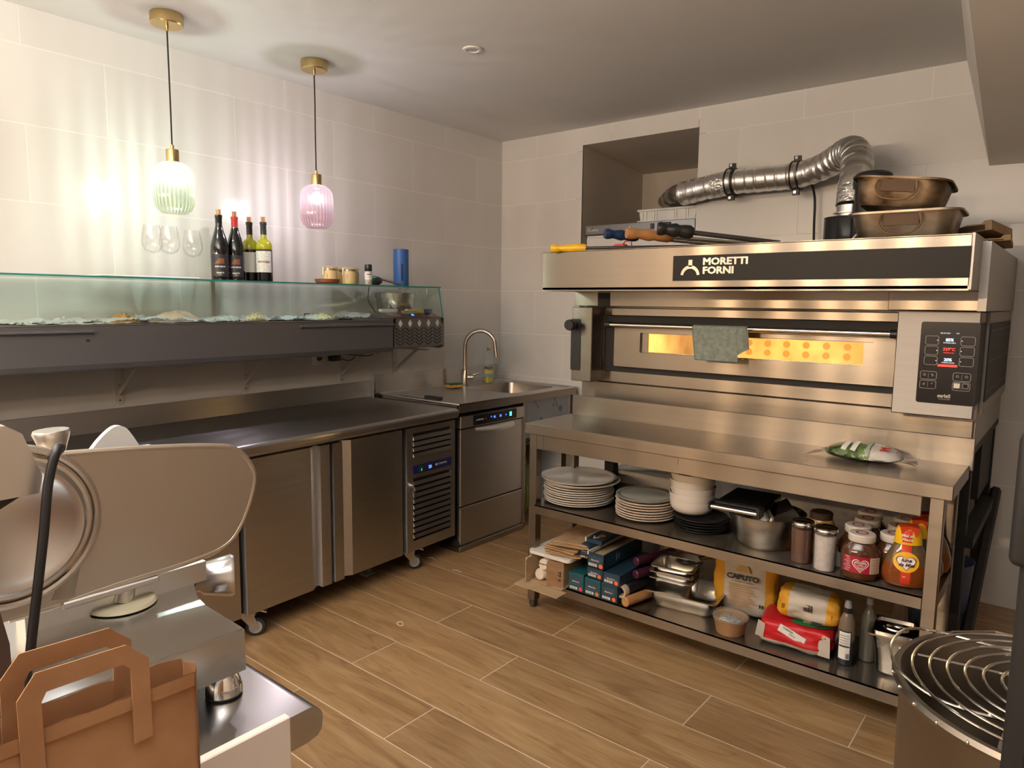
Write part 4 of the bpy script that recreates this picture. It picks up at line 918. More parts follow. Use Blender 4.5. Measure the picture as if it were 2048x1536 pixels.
ttp('329°C', .014, RS, cx, 1.259, bold=.0003); ttp('TEMPERATURA', .0048, RS, cx, 1.247); ttp('20%', .014, WS, cx-.001, 1.223, bold=.0004); ttp('POTENZA PLATEA', .0046, WS, cx, 1.213)
ttp('SER 20/11/2024', .0046, WS, cx-.014, 1.314); ttp('17:31', .0046, WS, cx+.022, 1.314)
B().box(cx-.030, cx+.028, yy-.0002, yy, 1.199, 1.207).obj('red_status_bar', RS, cp, world=True)
def outline(x0, x1, z0, z1, m=LINE, w_=.0012, r=.006):
    b = B(); ring_frame(b, rrect(x0, x1, z0, z1, r, 3), rrect(x0+w_, x1-w_, z0+w_, z1-w_, r*.8, 3), yy-.0002, yy+.0002, 'y'); return b.obj('button_outline', m, cp, world=True)
for i in range(3):
    z = 1.273-.035*i
    outline(cx-.072, cx-.032, z, z+.031); outline(cx+.032, cx+.074, z, z+.031)
    for x in (cx-.036, cx+.036): B().sph((x, yy, z+.016), .0014, 5).obj('button_light', WS, cp, world=True)
for i in range(2):
    z = 1.152-.032*i
    outline(cx-.080, cx-.030, z, z+.029); outline(cx+.018, cx+.070, z, z+.029)
    B().box(cx-.0553, cx-.0547, yy-.0002, yy, z+.005, z+.024).box(cx+.0437, cx+.0443, yy-.0002, yy, z+.005, z+.024).obj('divider', LINE, cp, world=True)
for (x, z, s_) in ((cx-.067, 1.168, 'O'), (cx-.043, 1.168, '%'), (cx-.067, 1.136, '#'), (cx-.043, 1.136, '*'), (cx+.031, 1.168, 'O'), (cx+.057, 1.168, 'O')): ttp(s_, .012, LINE, x, z)
B().box(cx+.022, cx+.040, yy-.0003, yy, 1.128, 1.145).obj('white_key', mat('white_key', (.65, .6, .52), .4), cp, world=True); outline(cx+.048, cx+.065, 1.128, 1.145, r=.002)
ttp('serieS', .016, mat('silver_print', (.45, .42, .38), .4), cx-.004, 1.098, bold=.0008); ttp('EVOLUTION', .0062, LINE, cx-.002, 1.087)
# stand
b = B(); b.box(1.45, 3.03, -.95, -.03, .872, .90); b.obj('stand_top_frame', BLKM, t, world=True)
for x, y in ((1.50, -.90), (3.000, -.90), (1.50, -.10), (3.000, -.10)):
    b = B().box(x-.025, x+.025, y-.025, y+.025, .12, .873); sl_ = b.obj('stand_leg', BLKM, t, world=True)
    B().lathe([(0, -.014), (.042, -.014), (.046, 0), (.042, .014), (0, .014)], 24).xf(Matrix.Translation((x, y-.02, .046)) @ Matrix.Rotation(PI/2, 4, 'Y')).box(x-.022, x+.022, y-.03, y+.03, .10, .12).obj('stand_castor', RUB, sl_, world=True)
B().tube([(3.045, -.86, .13), (3.05, -.12, .58)], .022, 6).box(3.0, 3.05, -.92, -.06, .52, .56).obj('stand_side_brace', BLKM, t, world=True)
B().box(2.4, 3.02, -.55, -.08, .62, .872).obj('dark_stand_cabinet', BLKM, t, world=True)
# towel over the handle bar
t = thing('microfibre_cloth', 'grey-green microfibre cloth hung over the oven door bar', 'cloth', (2.09, -1.05, 1.30))
CL = noisy(mat('grey_green_cloth', (.22, .25, .22), .95), (.19, .22, .19), (.27, .30, .26), (60, 60, 60), bump=.5)
def cf(u, v):
    x = -.105+.235*u; s_ = v*.33
    fr = .135+.004*math.sin(u*9)
    if u > .82: fr -= .0
    wv = .006*math.sin(u*13+v*2)+.005*noise.noise(Vector((u*6, v*5, 2)))
    if s_ < .150: z = -(.150-s_)*.9; y = -.0165-.006*(1-s_/.15)-abs(wv)*(1-s_/.15)
    elif s_ < .195: a = (s_-.150)/.045*PI; z = .0145*math.sin(a); y = -.0165*math.cos(a)
    else: z = -(s_-.195)*.75; y = .0165+.002
    x += .012*math.sin(z*20)*u
    return (x-(.02*(z/.135) if z < 0 else 0)*(1-2*u), y, z)
B().grid(cf, 40, 44).obj('cloth', CL, t, ang=180)
b = B(); b.grid(lambda u, v: (.095+.050*u+.010*v, -.028-.014*math.sin(PI*u)-.004, .004-.112*v+.03*u*v), 10, 12); b.obj('folded_corner', CL, t, ang=180)
HEM = mat('teal_hem', (.06, .17, .18), .8)
b = B(); b.tube([Vector(cf(i/30, 0)) for i in range(31)], .0016, 5); b.tube([Vector(cf(0, j/30*.5)) for j in range(31)], .0016, 5); b.obj('hem', HEM, t)
# ================================================================ NICHE: holding cabinet, crate, duct
t = thing('holding_cabinet', 'white-doored cabinet with steel top strip and red digits, standing in the wall niche', 'cabinet', (1.09, .3, 1.05))
B().box(.715, 1.478, .03, .62, 1.051, 1.838).obj('body', WHT, t, world=True)
B().box(.72, 1.455, .012, .030, 1.10, 1.825, .004).obj('door', mat('white_door', (.70, .70, .69), .35), t, world=True)
B().box(.712, 1.480, .008, .62, 1.842, 1.902, .003).obj('top_strip', steel('strip_steel', (.42, .42, .42), .35), t, world=True)
st = [c for c in t.children if c.name.startswith('top_strip')][0]
text('Diverso', .026, WPR, st, (.772, .0068, 1.873), '-y', bold=.0006); B().prism([(.752, 1.876), (.757, 1.868), (.772, 1.888), (.770, 1.890), (.757, 1.874), (.754, 1.878)], .006, .0066, 'y').obj('tick_logo', KPR, st, world=True)
B().cyl((1.045, .004, 1.868), (1.045, .0085, 1.868), .009).obj('key_lock', CHR, st, world=True)
B().box(1.187, 1.212, .003, .0085, 1.857, 1.890, .002).obj('rocker_switch', BLK, st, world=True)
B().box(1.235, 1.325, .003, .0085, 1.856, 1.892, .004).obj('display', BLK, st, world=True); text('52', .024, LEDR, st, (1.275, .0025, 1.874), '-y', bold=.0008)
t = thing('plastic_crate', 'white ribbed plastic crate on top of the cabinet in the niche', 'crate', (1.29, .16, 1.9025))
b = B(); b.prism([(-.18, 0), (.18, 0), (.19, .065), (-.19, .065)], -.14, .14, 'y'); b.box(-.20, .195, -.15, .15, .062, .076, .003); b.box(-.20, .19, -.147, .14, .002, .008); b.obj('crate', noisy(mat('milky_crate', (.66, .68, .68), .3), (.60, .62, .62), (.72, .73, .73), (10, 10, 10)), t, ang=20)
for x in (-.165, -.14, -.085, -.07, .045, .06, .12, .135): B().box(x-.004, x+.004, -.146, -.139, .006, .064).obj('rib', WHT, t)
FLEX = mat('flexible_aluminium', (.88, .87, .85), .30, 1.0); FOIL = noisy(mat('aluminium_tape', (.75, .74, .72), .18, 1.0), (.6, .6, .6), (.85, .85, .83), (60, 60, 60), bump=1.0)
t = thing('exhaust_duct', 'flexible aluminium exhaust duct clamped to the wall, bending down to the black chimney', 'duct', (2.0, -.13, 2.05))
def ribs(pts, r, step=.0125, amp=.055, seed=0):
    P = spline(pts, 14); out = []; rs = []; d = 0
    dist = [0]
    for i in range(1, len(P)): dist.append(dist[-1]+(P[i]-P[i-1]).length)
    n = int(dist[-1]/(step/2)); j = 0
    for k in range(n+1):
        s_ = dist[-1]*k/n
        while j < len(dist)-2 and dist[j+1] < s_: j += 1
        f = (s_-dist[j])/max(1e-9, dist[j+1]-dist[j]); out.append(P[j].lerp(P[j+1], f)); rs.append(r*(1+(amp if k % 2 else -amp*.2)*(1+.5*math.sin(k*.7+seed))+.012*math.sin(s_*31+seed)))
    return out, rs
p, r_ = ribs([(1.43, -.080, 2.035), (1.58, -.105, 2.052), (1.745, -.12, 2.066), (1.92, -.12, 2.066), (2.09, -.13, 2.066), (2.24, -.18, 2.09), (2.35, -.28, 2.118), (2.43, -.42, 2.095), (2.475, -.54, 2.02), (2.493, -.62, 1.93), (2.493, -.65, 1.83)], .062)
B().tube(p, r_, 30).obj('flexible_duct', FLEX, t, world=True, ang=80)
p, r_ = ribs([(1.10, .42, 2.10), (1.25, .20, 2.085), (1.36, .03, 2.06), (1.47, -.06, 2.04)], .048, seed=2)
B().tube(p, r_, 26).obj('inner_duct', FLEX, t, world=True, ang=80)
B().tube([(1.05, .50, 2.11), (1.12, .39, 2.098)], .050, 26).tube([(1.17, .31, 2.094), (1.25, .20, 2.085)], .0515, 26).obj('tape_on_inner_duct', FOIL, t, world=True)
B().cyl((.93, .68, 2.12), (1.05, .50, 2.11), .046, n=26).obj('spigot', mat('dull_tin', (.40, .37, .33), .4, 1), t, world=True)
B().cyl((1.635, -.112, 2.057), (1.725, -.119, 2.065), .0665, n=34).obj('tape', FOIL, t, world=True); B().cyl((2.493, -.65, 1.826), (2.493, -.632, 1.905), .0650, .0640, 34).obj('tape', FOIL, t, world=True)
for x in (1.745, 2.09):
    cl = B(); cl.lathe([(.068, -.020), (.072, -.020), (.072, -.012), (.070, -.008), (.070, .008), (.072, .012), (.072, .020), (.068, .020), (.068, -.020)], 36).xf(Matrix.Translation((x, -.125, 2.066)) @ Matrix.Rotation(PI/2, 4, 'Y')); co_ = cl.obj('pipe_clamp', SAT, t, world=True)
    for s_ in (-1, 1):
        B().lathe([(.0685, -.004), (.0755, -.004), (.0755, .004), (.0685, .004), (.0685, -.004)], 36).xf(Matrix.Translation((x+s_*.017, -.125, 2.066)) @ Matrix.Rotation(PI/2, 4, 'Y')).obj('rubber_lining', BLK, co_, world=True)
        B().box(x-.017, x+.017, -.135, -.115, 2.066+s_*.072 if s_ > 0 else 2.066-.098, 2.066+.098 if s_ > 0 else 2.066-.072).obj('clamp_ear', BLK, co_, world=True)
        B().cyl((x, -.148, 2.066+s_*.086), (x, -.132, 2.066+s_*.086), .008, n=8).obj('clamp_screw', CHR, co_, world=True)
    B().cyl((x, -.055, 2.066), (x, -.002, 2.066), .006, n=8).obj('wall_stud', SAT, co_, world=True)
t = thing('wall_cable', 'black cable hanging from the duct down behind the oven hood', 'cable', (2.17, -.06, 1.62)); B().tube(spline([(-.015, -.03, .41), (-.004, .0, .33), (0, 0, .2), (.004, 0, .1), (.01, 0, .0)], 6), .0065, 8).obj('cable', BLK, t)
# ---------------------------------------------------------------- on top of the oven
OT = 1.6305
t = thing('black_exhaust_collar', 'round black metal collar on the hood with a steel flange under the duct', 'chimney', (2.493, -.65, OT))
B().lathe([(0, 0), (.105, 0), (.106, .004), (.106, .142), (.108, .145), (.104, .145), (.102, .140), (0, .138)], 44).obj('drum', mat('gloss_black_enamel', (.02, .02, .022), .12), t)
B().lathe([(.0, .138), (.058, .138), (.058, .160), (.073, .161), (.073, .166), (.060, .167), (.060, .196), (0, .196)], 36).obj('flange', POL, t)
t = thing('cylindrical_heater_can', 'tall black cylinder with a chamfered lid behind the roasting tins', 'can', (2.612, -.835, OT), 0)
B().lathe([(0, 0), (.062, 0), (.064, .003), (.064, .232), (0, .232)], 36).obj('body', BLK, t)
B().lathe([(0, .232), (.070, .232), (.072, .238), (.072, .268), (.066, .286), (.055, .294), (0, .295)], 36).obj('lid', mat('satin_black_lid', (.015, .016, .018), .3), t)
ROAST = noisy(mat('burnt_roasting_tin', (.35, .24, .14), .3, .9), (.05, .024, .010), (.34, .25, .16), (9, 9, 14), detail=7, rough=(.38, .6), p=(.36, .64)); ROAST2 = noisy(mat('roasting_tin_steel', (.5, .42, .34), .26, 1), (.16, .105, .06), (.42, .36, .29), (6, 6, 9), rough=(.26, .5))
def tin(label, mt, x, y, z, w_, d_, h_, rot, hs=1):
    t = thing('roasting_tin', label, 'tin', (x, y, z), rot=rot)
    bo = rrect(-w_/2*.9, w_/2*.9, -d_/2*.86, d_/2*.86, .05, 5); to = rrect(-w_/2, w_/2, -d_/2, d_/2, .055, 5); ri = rrect(-w_/2-.014, w_/2+.014, -d_/2-.014, d_/2+.014, .06, 5)
    n = len(bo); b = B(); lv_ = [(bo, .004, .95), (bo, .0, .9), (bo, .012, 1.02)]
    seq = [([(p[0]*.93, p[1]*.93) for p in bo], 0.0), (bo, .014), (to, h_), (ri, h_+.001), ([(p[0]*1.003, p[1]*1.003) for p in ri], h_-.006)]
    inn = [([(p[0]*.985, p[1]*.985) for p in to], h_-.001), ([(p[0]*.98, p[1]*.98) for p in bo], .017), ([(p[0]*.92, p[1]*.92) for p in bo], .004)]
    seq = [seq[4], seq[3]]+[(to, h_)]+[inn[1], inn[2]]
    vs = []; out = [([(p[0]*.93, p[1]*.93) for p in bo], 0.0), (bo, .014), (to, h_-.002), ([(p[0]*1.0, p[1]*1.0) for p in ri], h_-.006), (ri, h_+.001), (inn[0][0], h_+.001), (inn[1][0], .017), (inn[2][0], .004)]
    for ring, z_ in out: vs += [(p[0], p[1], z_) for p in ring]
    fs = []
    for k in range(len(out)-1):
        for i in range(n): fs.append((k*n+i, k*n+(i+1) % n, (k+1)*n+(i+1) % n, (k+1)*n+i))
    fs += [tuple(range(n))[::-1], tuple(range((len(out)-1)*n, len(out)*n))]
    b.add(vs, fs); b.obj('tin', mt, t, ang=50)
    HB = mat('handle_wire_%d' % hs, (.20, .13, .075), .55, .7)
    h = B(); yf = -d_/2
    h.prism([(-.055, h_*.50), (.055, h_*.50), (.050, h_-.008), (-.050, h_-.008)], yf*.955-.006, yf*.93, 'y')
    hp = h.obj('handle_plate', mat('burnt_handle_plate_%d' % hs, (.11, .06, .03), .6, .2), t)
    dd = spline([(-.060, yf-.012, h_-.012), (-.064, yf-.018, h_*.55), (-.035, yf-.022, h_*.22), (.035, yf-.022, h_*.22), (.064, yf-.018, h_*.55), (.060, yf-.012, h_-.012)], 6)
    B().tube(dd, .0035, 8).obj('drop_handle', HB, hp)
    return t
tin('low steel roasting tin lying flat at the right end of the oven hood', ROAST2, 2.785, -1.075, OT, .325, .26, .096, (0, 0, .03))
tin('burnt roasting tin tilted on top of the lower tin', ROAST, 2.755, -1.065, OT+.112, .285, .24, .095, (-.05, .13, .02), 2)
t = thing('white_tray', 'small white slanted card leaning at the left of the roasting tins', 'card', (2.588, -1.06, OT), .35)
B().prism([(0, 0), (.045, .055), (.042, .057), (-.003, .002)], -.03, .03, 'y').obj('card', WHT, t)
for i, (x, y, z, w_, d_, h_, r_, lab) in enumerate(((2.985, -.66, .0, .16, .42, .020, .05, 'lower flattened cardboard strip projecting at the right end of the hood'), (2.965, -.72, .030, .15, .40, .035, -.08, 'upper folded cardboard box flap at the right end of the hood'))):
    t = thing('cardboard_piece', lab, 'cardboard', (x, y, OT+.006+z), rot=(0, -.10 if i else -.04, r_))
    b = B(); b.prism([(-w_/2, 0), (w_/2, 0), (w_/2, h_), (w_/2-.02, h_), (w_/2-.03, h_-.010), (0, h_-.008), (-w_/2, .006)], -d_/2, d_/2, 'y'); b.obj('board', CARD, t, ang=20)
    B().box(-w_/2+.01, w_/2-.02, -d_/2-.0006, -d_/2, .002, h_-.014).obj('fold_shadow', mat('card_fold_shade_%d' % i, (.09, .05, .025), .9), t)  # dark strip painted in as the shade inside the fold
# peels and tools along the hood front
def peel(name, label, tip, tail, mt, rod, r=.0105, L=.13, shape=0):
    tip, tail = Vector(tip), Vector(tail); d = (tail-tip); t = thing(name, label, 'oven tool', tuple(tip)); MW[t.name] = Matrix.Translation(tip)
    u = d.normalized(); m = u.to_track_quat('Z', 'Y').to_matrix().to_4x4(); m.translation = tip
    prs = [[(0, 0), (.016, .001), (.0175, .006), (.017, .024), (.0135, .030), (.013, .036), (.0155, .06), (.018, .085), (.019, .105), (.0165, .112), (.0175, .118), (.013, .128), (0, .129)],
           [(0, 0), (.016, .002), (.0185, .012), (.016, .026), (.0135, .034), (.0165, .050), (.0190, .065), (.015, .080), (.0175, .095), (.018, .118), (.013, .130), (0, .131)]]
    pr = prs[shape]; pr = [(a*r/.0105, b_*L/.13) for a, b_ in pr]
    B().lathe(pr, 24).xf(m).obj('grip', mt, t, world=True)
    B().cyl(tip+u*L*.95, tail, r*.62, r*.62, 14).obj('shaft', rod, t, world=True); return t
t = peel('yellow_peel', 'oven peel with bright yellow grip pointing left along the hood', (1.425, -1.345, 1.6425), (2.30, -1.05, 1.6410), YEL, DKG, .0115, .165); 
B().prism([(-.02, -.09), (.32, -.12), (.32, .12), (-.02, .09)], 0, .003, 'z').xf(Matrix.Translation((.86, .30, -.0065))).obj('blade', POL, t)
t = peel('blue_peel', 'oven peel with blue grip resting on the hood edge', (1.725, -1.385, 1.690), (2.24, -.72, 1.640), mat('navy_grip', (.008, .03, .10), .35), SAT, .0125, .15, 1)
t = peel('wooden_peel', 'oven peel with turned light-wood grip, in front of the black one', (1.835, -1.40, 1.685), (2.37, -.78, 1.641), mat('light_wood_grip', (.46, .22, .08), .45), SAT, .0135, .20, 1)
t = peel('black_peel', 'oven brush with ribbed black grip and long dark shaft', (1.975, -1.40, 1.696), (2.36, -1.13, 1.642), BLK, DKG, .0155, .14, 1)
for k in range(5): B().lathe([(.020, -.003), (.0235, 0), (.020, .003)], 20).xf((Vector((.385, .27, -.054)).normalized().to_track_quat('Z', 'Y').to_matrix().to_4x4()) if False else Matrix.Translation(Vector((.385, .27, -.054)).normalized()*(.055+.016*k)) @ Vector((.385, .27, -.054)).normalized().to_track_quat('Z', 'Y').to_matrix().to_4x4()).obj('grip_ridge', BLK, t)
t = thing('red_scraper', 'small red plastic scraper on the hood beside the yellow grip', 'scraper', (1.66, -1.16, OT)); b = B(); b.prism([(-.08, 0), (.09, 0), (.055, .014), (.030, .034), (-.005, .034), (-.03, .014)], -.02, .02, 'y').obj('blade', REDP, t); B().tube([(.02, 0, .030), (.035, 0, .046), (.066, 0, .046), (.066, 0, .004)], .003, 6).obj('wire_loop', REDP, t)
# ---------------------------------------------------------------- salad bag on the table
t = thing('salad_bag', 'bag of green salad with white end and red M on the work table', 'bag', (2.735, -1.25, TZ+.0005), .02)
def pil(u, v, L=.25, W=.15, Hh=.070, x0=-.125):
    s_ = 2*u-1; a = 2*PI*v; w_ = (1-abs(s_)**2.6)**.6 if abs(s_) < 1 else 0
    q = 1+.10*noise.noise(Vector((s_*4, math.cos(a)*2, math.sin(a)*2)))
    z = Hh/2*(.55 if math.sin(a) < 0 else 1.15)*math.sin(a)*w_*q+Hh*.29
    return (x0+L*u, W/2*math.cos(a)*w_**.7*q, max(0.0006, z))
LEAF = noisy(mat('salad_leaves', (.05, .10, .03), .5), (.012, .030, .008), (.12, .20, .05), (34, 34, 34), detail=6, p=(.38, .60), bump=.8)
B().grid(lambda u, v: pil(u*.62, v), 26, 28).obj('salad_leaves', LEAF, t)
B().grid(lambda u, v: pil(.60+u*.40, v), 18, 28).obj('white_panel', noisy(mat('white_bag_print', (.52, .50, .46), .35), (.46, .44, .40), (.58, .56, .52), (8, 8, 8)), t)
b = B(); b.grid(lambda u, v: tuple(Vector(pil(u*.62, v))*1.012), 26, 28); b.obj('clear_film', glassy('salad_film', (.97, .98, .96), .10, 1.5), t)
def onb(s_, sz, m, u, v, rot, bold=0., nm='lettering'):
    me = text_mesh(s_, sz, .0003, bold)
    for vv in me.vertices:
        c = Matrix.Rotation(rot, 4, 'Z') @ vv.co
        p0 = Vector(pil(min(.985, max(0, u+c.x/.25)), v-c.y/.24)); ctr = Vector((p0.x, 0, .02)); n_ = (p0-ctr).normalized(); vv.co = p0+n_*(.0045+c.z)
    me.materials.clear(); me.materials.append(m); o = bpy.data.objects.new(nm, me); C.objects.link(o); o.parent = t
pc = Vector(pil(.80, .335)); pe = Vector(pil(.80, .315)); tv = (pe-pc); tv.x = 0; tv.normalize(); nv = Vector((1, 0, 0)).cross(tv); mm = Matrix((tv, Vector((-1, 0, 0)), nv)).transposed().to_4x4(); mm.translation = pc+nv*.004
for s_, sz, off in (('M', .046, Vector((0, 0, 0))), ('.', .05, Vector((-.014, -.024, -.001)))):
    me = text_mesh(s_, sz, .0003, .0008 if s_ == '.' else 0.)
    if s_ == 'M':
        bm = bmesh.new()
        for k, dx in enumerate((-.0018, 0, .0018)): m2 = me.copy(); m2.transform(Matrix.Translation((dx, 0, k*.00002))); bm.from_mesh(m2)
        bm.to_mesh(me); bm.free()
    me.transform(mm @ Matrix.Translation(off)); me.materials.clear(); me.materials.append(mat('red_logo_'+('m' if s_ == 'M' else 'dot'), (.45, .01, .01), .5)); o = bpy.data.objects.new('lettering', me); C.objects.link(o); o.parent = t
for k, u in enumerate((.30, .42)): onb('IIIIIIII', .016, WPR, u, .34, 1.35, .0035, 'pale_strip')
onb('o8oo8o', .020, mat('pale_green_flowers', (.35, .42, .32), .5), .585, .33, PI/2, .0025, 'flower_border')
b = B(); b.grid(lambda u, v: (-.125-.085*u, -.010-.035*u+.045*(v-.5)*(1.2-u)*(1-u*.6), .020*(1-u)+.012*math.sin(u*5+v*3)*(1-u)+.001), 12, 6); b.obj('bag_corner', glassy('bag_corner_film', (.92, .9, .88), .15, 1.6, .35, (.55, .5, .46)), t)
b = B(); b.grid(lambda u, v: (.122+.045*u, -.01+.05*(v-.5), .012+.010*math.sin(v*9+u*4)*u+.004*u), 8, 8); b.obj('sealed_end', glassy('bag_end_film', (.8, .8, .78), .15, 1.6, .3, (.2, .2, .18)), t)
# ================================================================ MIDDLE SHELF
zM = ZM+.0005; zL = ZL+.0005
def plate(label, r, h, mt, rim=.0035):
    t = thing('plate', label, 'plate', (0, 0, 0))
    B().lathe([(0, .001), (r*.55, 0), (r*.60, .003), (r*.93, h*.55), (r-.002, h), (r, h+.001), (r, h+rim), (r-.006, h+rim+.001), (r*.90, h*.75+.002), (r*.62, .0065), (0, .0065)], 56).obj('plate', mt, t, ang=60); return t
lp = ['lowest', 'second lowest', 'third from the bottom', 'fourth from the bottom', 'fifth from the bottom', 'sixth from the bottom', 'seventh from the bottom', 'eighth from the bottom', 'ninth from the bottom']
p0 = plate('', .160, .010, CERW); p0['group'] = 'large cream plates stacked at the left of the middle shelf'
cx_, cy_ = 1.545, -1.262
for i in range(9):
    lab = 'large cream plate, %s of the left stack on the middle shelf' % lp[i]
    loc = (cx_+.003*math.sin(i*2.1), cy_+.003*math.cos(i*1.7), zM+.0104*i)
    if i == 0: p0.location = loc; p0['label'] = lab; MW[p0.name] = Matrix.Translation(loc)
    else: dup(p0, loc, i*.7, lab)
for i, (dx, dy, lab) in enumerate(((.018, .0, 'wide flat cream serving plate just under the top one of the left stack'), (-.003, .0, 'wide flat cream serving plate with reflections, topmost of the left stack'))):
    t = thing('serving_plate', lab, 'plate', (cx_+dx, cy_+dy, zM+.0104*9+.002+.009*i), group='wide serving plates on top of the left stack')
    B().lathe([(0, 0), (.150, 0), (.168, .006), (.174, .0095), (.1745, .0125), (.170, .0130), (.160, .009), (.150, .0045), (0, .0045)], 64).obj('plate', CERW if i == 0 else mat('glossy_cream_plate', (.52, .49, .45), .06), t, ang=60)
p1 = plate('', .128, .0095, CERP); p1['group'] = 'pinkish plates in the middle stack of the middle shelf'
cx_, cy_ = 1.895, -1.268
for i in range(7):
    lab = 'pinkish stoneware plate, %s of the middle stack' % lp[i]
    loc = (cx_+.002*math.sin(i*2.9), cy_+.002*math.cos(i*1.3), zM+.0112*i)
    if i == 0: p1.location = loc; p1['label'] = lab
    else: dup(p1, loc, i*.9, lab)
t = thing('glazed_plate', 'grey-green glazed plate with a fine ribbed rim, topmost of the middle stack', 'plate', (cx_, cy_, zM+.0112*7+.0005))
B().lathe([(0, .001), (.07, 0), (.118, .006), (.127, .013), (.128, .017), (.122, .018), (.104, .011), (.085, .0075), (0, .007)], 96, rib=None).obj('plate', CERG, t, ang=60)
rb = B()
for k in range(110):
    a = 2*PI*k/110; c_, s_ = math.cos(a), math.sin(a)
    rb.tube([(c_*.108, s_*.108, .0130), (c_*.122, s_*.122, .0185)], .0011, 4)
rb.obj('rim_ribs', mat('dark_rim_glaze', (.09, .09, .075), .15), t)['kind'] = 'stuff'
p2 = plate('', .110, .007, CERD, .003); p2['group'] = 'black plates under the white bowls'
cx_, cy_ = 2.150, -1.262
for i in range(5):
    lab = 'black slate-look plate, %s of the stack under the white bowls' % (lp[i] if i < 4 else 'topmost')
    loc = (cx_+.004*math.sin(i*2.9), cy_+.003*math.cos(i*2.3), zM+.0108*i)
    if i == 0: p2.location = loc; p2['label'] = lab
    else: dup(p2, loc, i*.9, lab)
bz = zM+.0108*5+.002
t = thing('white_bowl', 'cream bowl, lowest of the stack of five on the black plates', 'bowl', (2.105, -1.262, bz), group='cream bowls on the black plates')
B().shell([(.046, 0), (.066, .005), (.080, .015), (.088, .030), (.0915, .048), (.0925, .0575)], .0035, 48).obj('bowl', CERW, t, ang=60)
for i in range(1, 5): dup(t, (2.105+.002*(-1)**i, -1.262, bz+.0282*i), i, 'cream bowl, %s of the stack of five on the black plates' % ('second', 'third', 'fourth', 'topmost')[i-1])
# glass-washer basket / white appliance behind
t = thing('white_box', 'white boxy appliance with a clear tray on top behind the cream plates', 'box', (1.62, -.82, .0))
B().box(-.16, .20, -.05, .12, .001, .56, .006).obj('housing', mat('off_white_box', (.52, .50, .47), .45), t); B().box(-.12, .19, -.052, -.050, .38, .50).obj('dark_front', mat('dark_window', (.10, .095, .09), .3), t)
B().prism([(-.10, .562), (.20, .60), (.20, .606), (-.10, .570)], -.05, .10, 'y').obj('clear_tray', glassy('tray_glass', (.9, .93, .93), .1, 1.6, .3, (.6, .65, .65)), t)
# pan with utensils
t = thing('steel_saucepan', 'wide brushed steel pan full of utensils on the middle shelf', 'pan', (2.415, -1.278, zM))
B().shell([(.098, .0), (.106, .006), (.112, .016), (.138, .118), (.141, .126), (.145, .128)], .0022, 56).obj('pan', POT, t)
t = thing('mandoline_slicer', 'black mandoline slicer with a chrome bar handle resting across the steel pan', 'slicer', (2.345, -1.30, zM+.130), .05)
b = B(); b.box(-.095, .085, -.09, .17, .006, .030, .004); b.box(-.10, .09, -.10, -.08, .002, .040, .004); b.obj('frame', mat('gloss_black_plastic', (.008, .008, .009), .15), t)
B().cyl((-.098, -.118, .016), (.080, -.118, .016), .0095, n=18).obj('bar_handle', POL, t); B().box(-.106, -.094, -.13, -.08, .002, .034, .004).box(.076, .092, -.13, -.08, .0, .038, .004).obj('handle_bracket', BLK, t)
t = thing('box_grater', 'steel grater lying inside the pan behind the mandoline', 'grater', (2.475, -1.235, zM+.095), rot=(.1, -.45, .5))
B().prism([(-.05, 0), (.05, 0), (.040, .055), (-.040, .055)], -.06, .05, 'y').obj('grater', POL, t, ang=20); B().box(-.048, .05, -.064, -.060, .0, .006).obj('edge_bead', CHR, t)
t = thing('black_spatula', 'black utensil blade sticking out of the pan', 'utensil', (2.40, -1.30, zM+.060), rot=(.25, .45, .2)); B().box(.01, .11, -.02, .02, .035, .040, .002).cyl((.02, 0, .0), (.02, 0, .038), .006).obj('blade', BLK, t)
# shakers
def shaker(label, x, y, fill, col2):
    t = thing('shaker_jar', label, 'jar', (x, y, zM)); fm = noisy(mat(fill, col2, .8), tuple(c*.88 for c in col2), tuple(min(1, c*1.06) for c in col2), (60, 60, 60))
    B().lathe([(0, 0), (.031, 0), (.034, .004), (.0352, .122), (0, .122)], 60, rib=(24, .018)).obj('contents', fm, t)
    B().shell([(.033, -.0), (.0357, .004), (.0372, .130), (.036, .135)], .001, 60, rib=(24, .018)).obj('glass', CLEAR, t)
    B().lathe([(.0, .133), (.0385, .133), (.0395, .137), (.0385, .143), (.0370, .145), (.0370, .149), (.033, .152), (.012, .156), (0, .156)], 40).obj('metal_lid', POL, t)
    hs = B()
    for k in range(18):
        a = k*2.4; r = .0052*math.sqrt(k+.5); hs.cyl((r*math.cos(a), r*math.sin(a), .1535-.0+(.012-r)*.05), (r*math.cos(a), r*math.sin(a), .1566-(r*.12)), .0016, n=6)
    hs.obj('lid_holes', BLKM, t); return t
shaker('ribbed glass shaker of cocoa powder with a steel lid', 2.583, -1.385, 'cocoa_powder', (.105, .045, .025))
shaker('ribbed glass shaker of white sugar with a perforated steel lid', 2.668, -1.410, 'white_sugar', (.62, .58, .56))
t = thing('mustard_jar', 'squat glass jar of yellow mustard with dark lid behind the cocoa shaker', 'jar', (2.605, -1.24, zM))
B().lathe([(0, 0), (.045, 0), (.050, .01), (.052, .10), (.040, .128), (0, .128)], 36).obj('jar', mat('mustard', (.45, .22, .03), .12), t); B().lathe([(0, .128), (.039, .128), (.040, .150), (.036, .154), (0, .154)], 30).obj('lid', mat('brown_lid', (.05, .03, .02), .4), t)
t = thing('white_carton', 'low white carton lying behind the sugar shaker', 'carton', (2.715, -1.33, zM), .05); B().box(-.035, .05, -.03, .04, 0, .052, .002).obj('carton', mat('white_carton_board', (.50, .46, .43), .6), t)
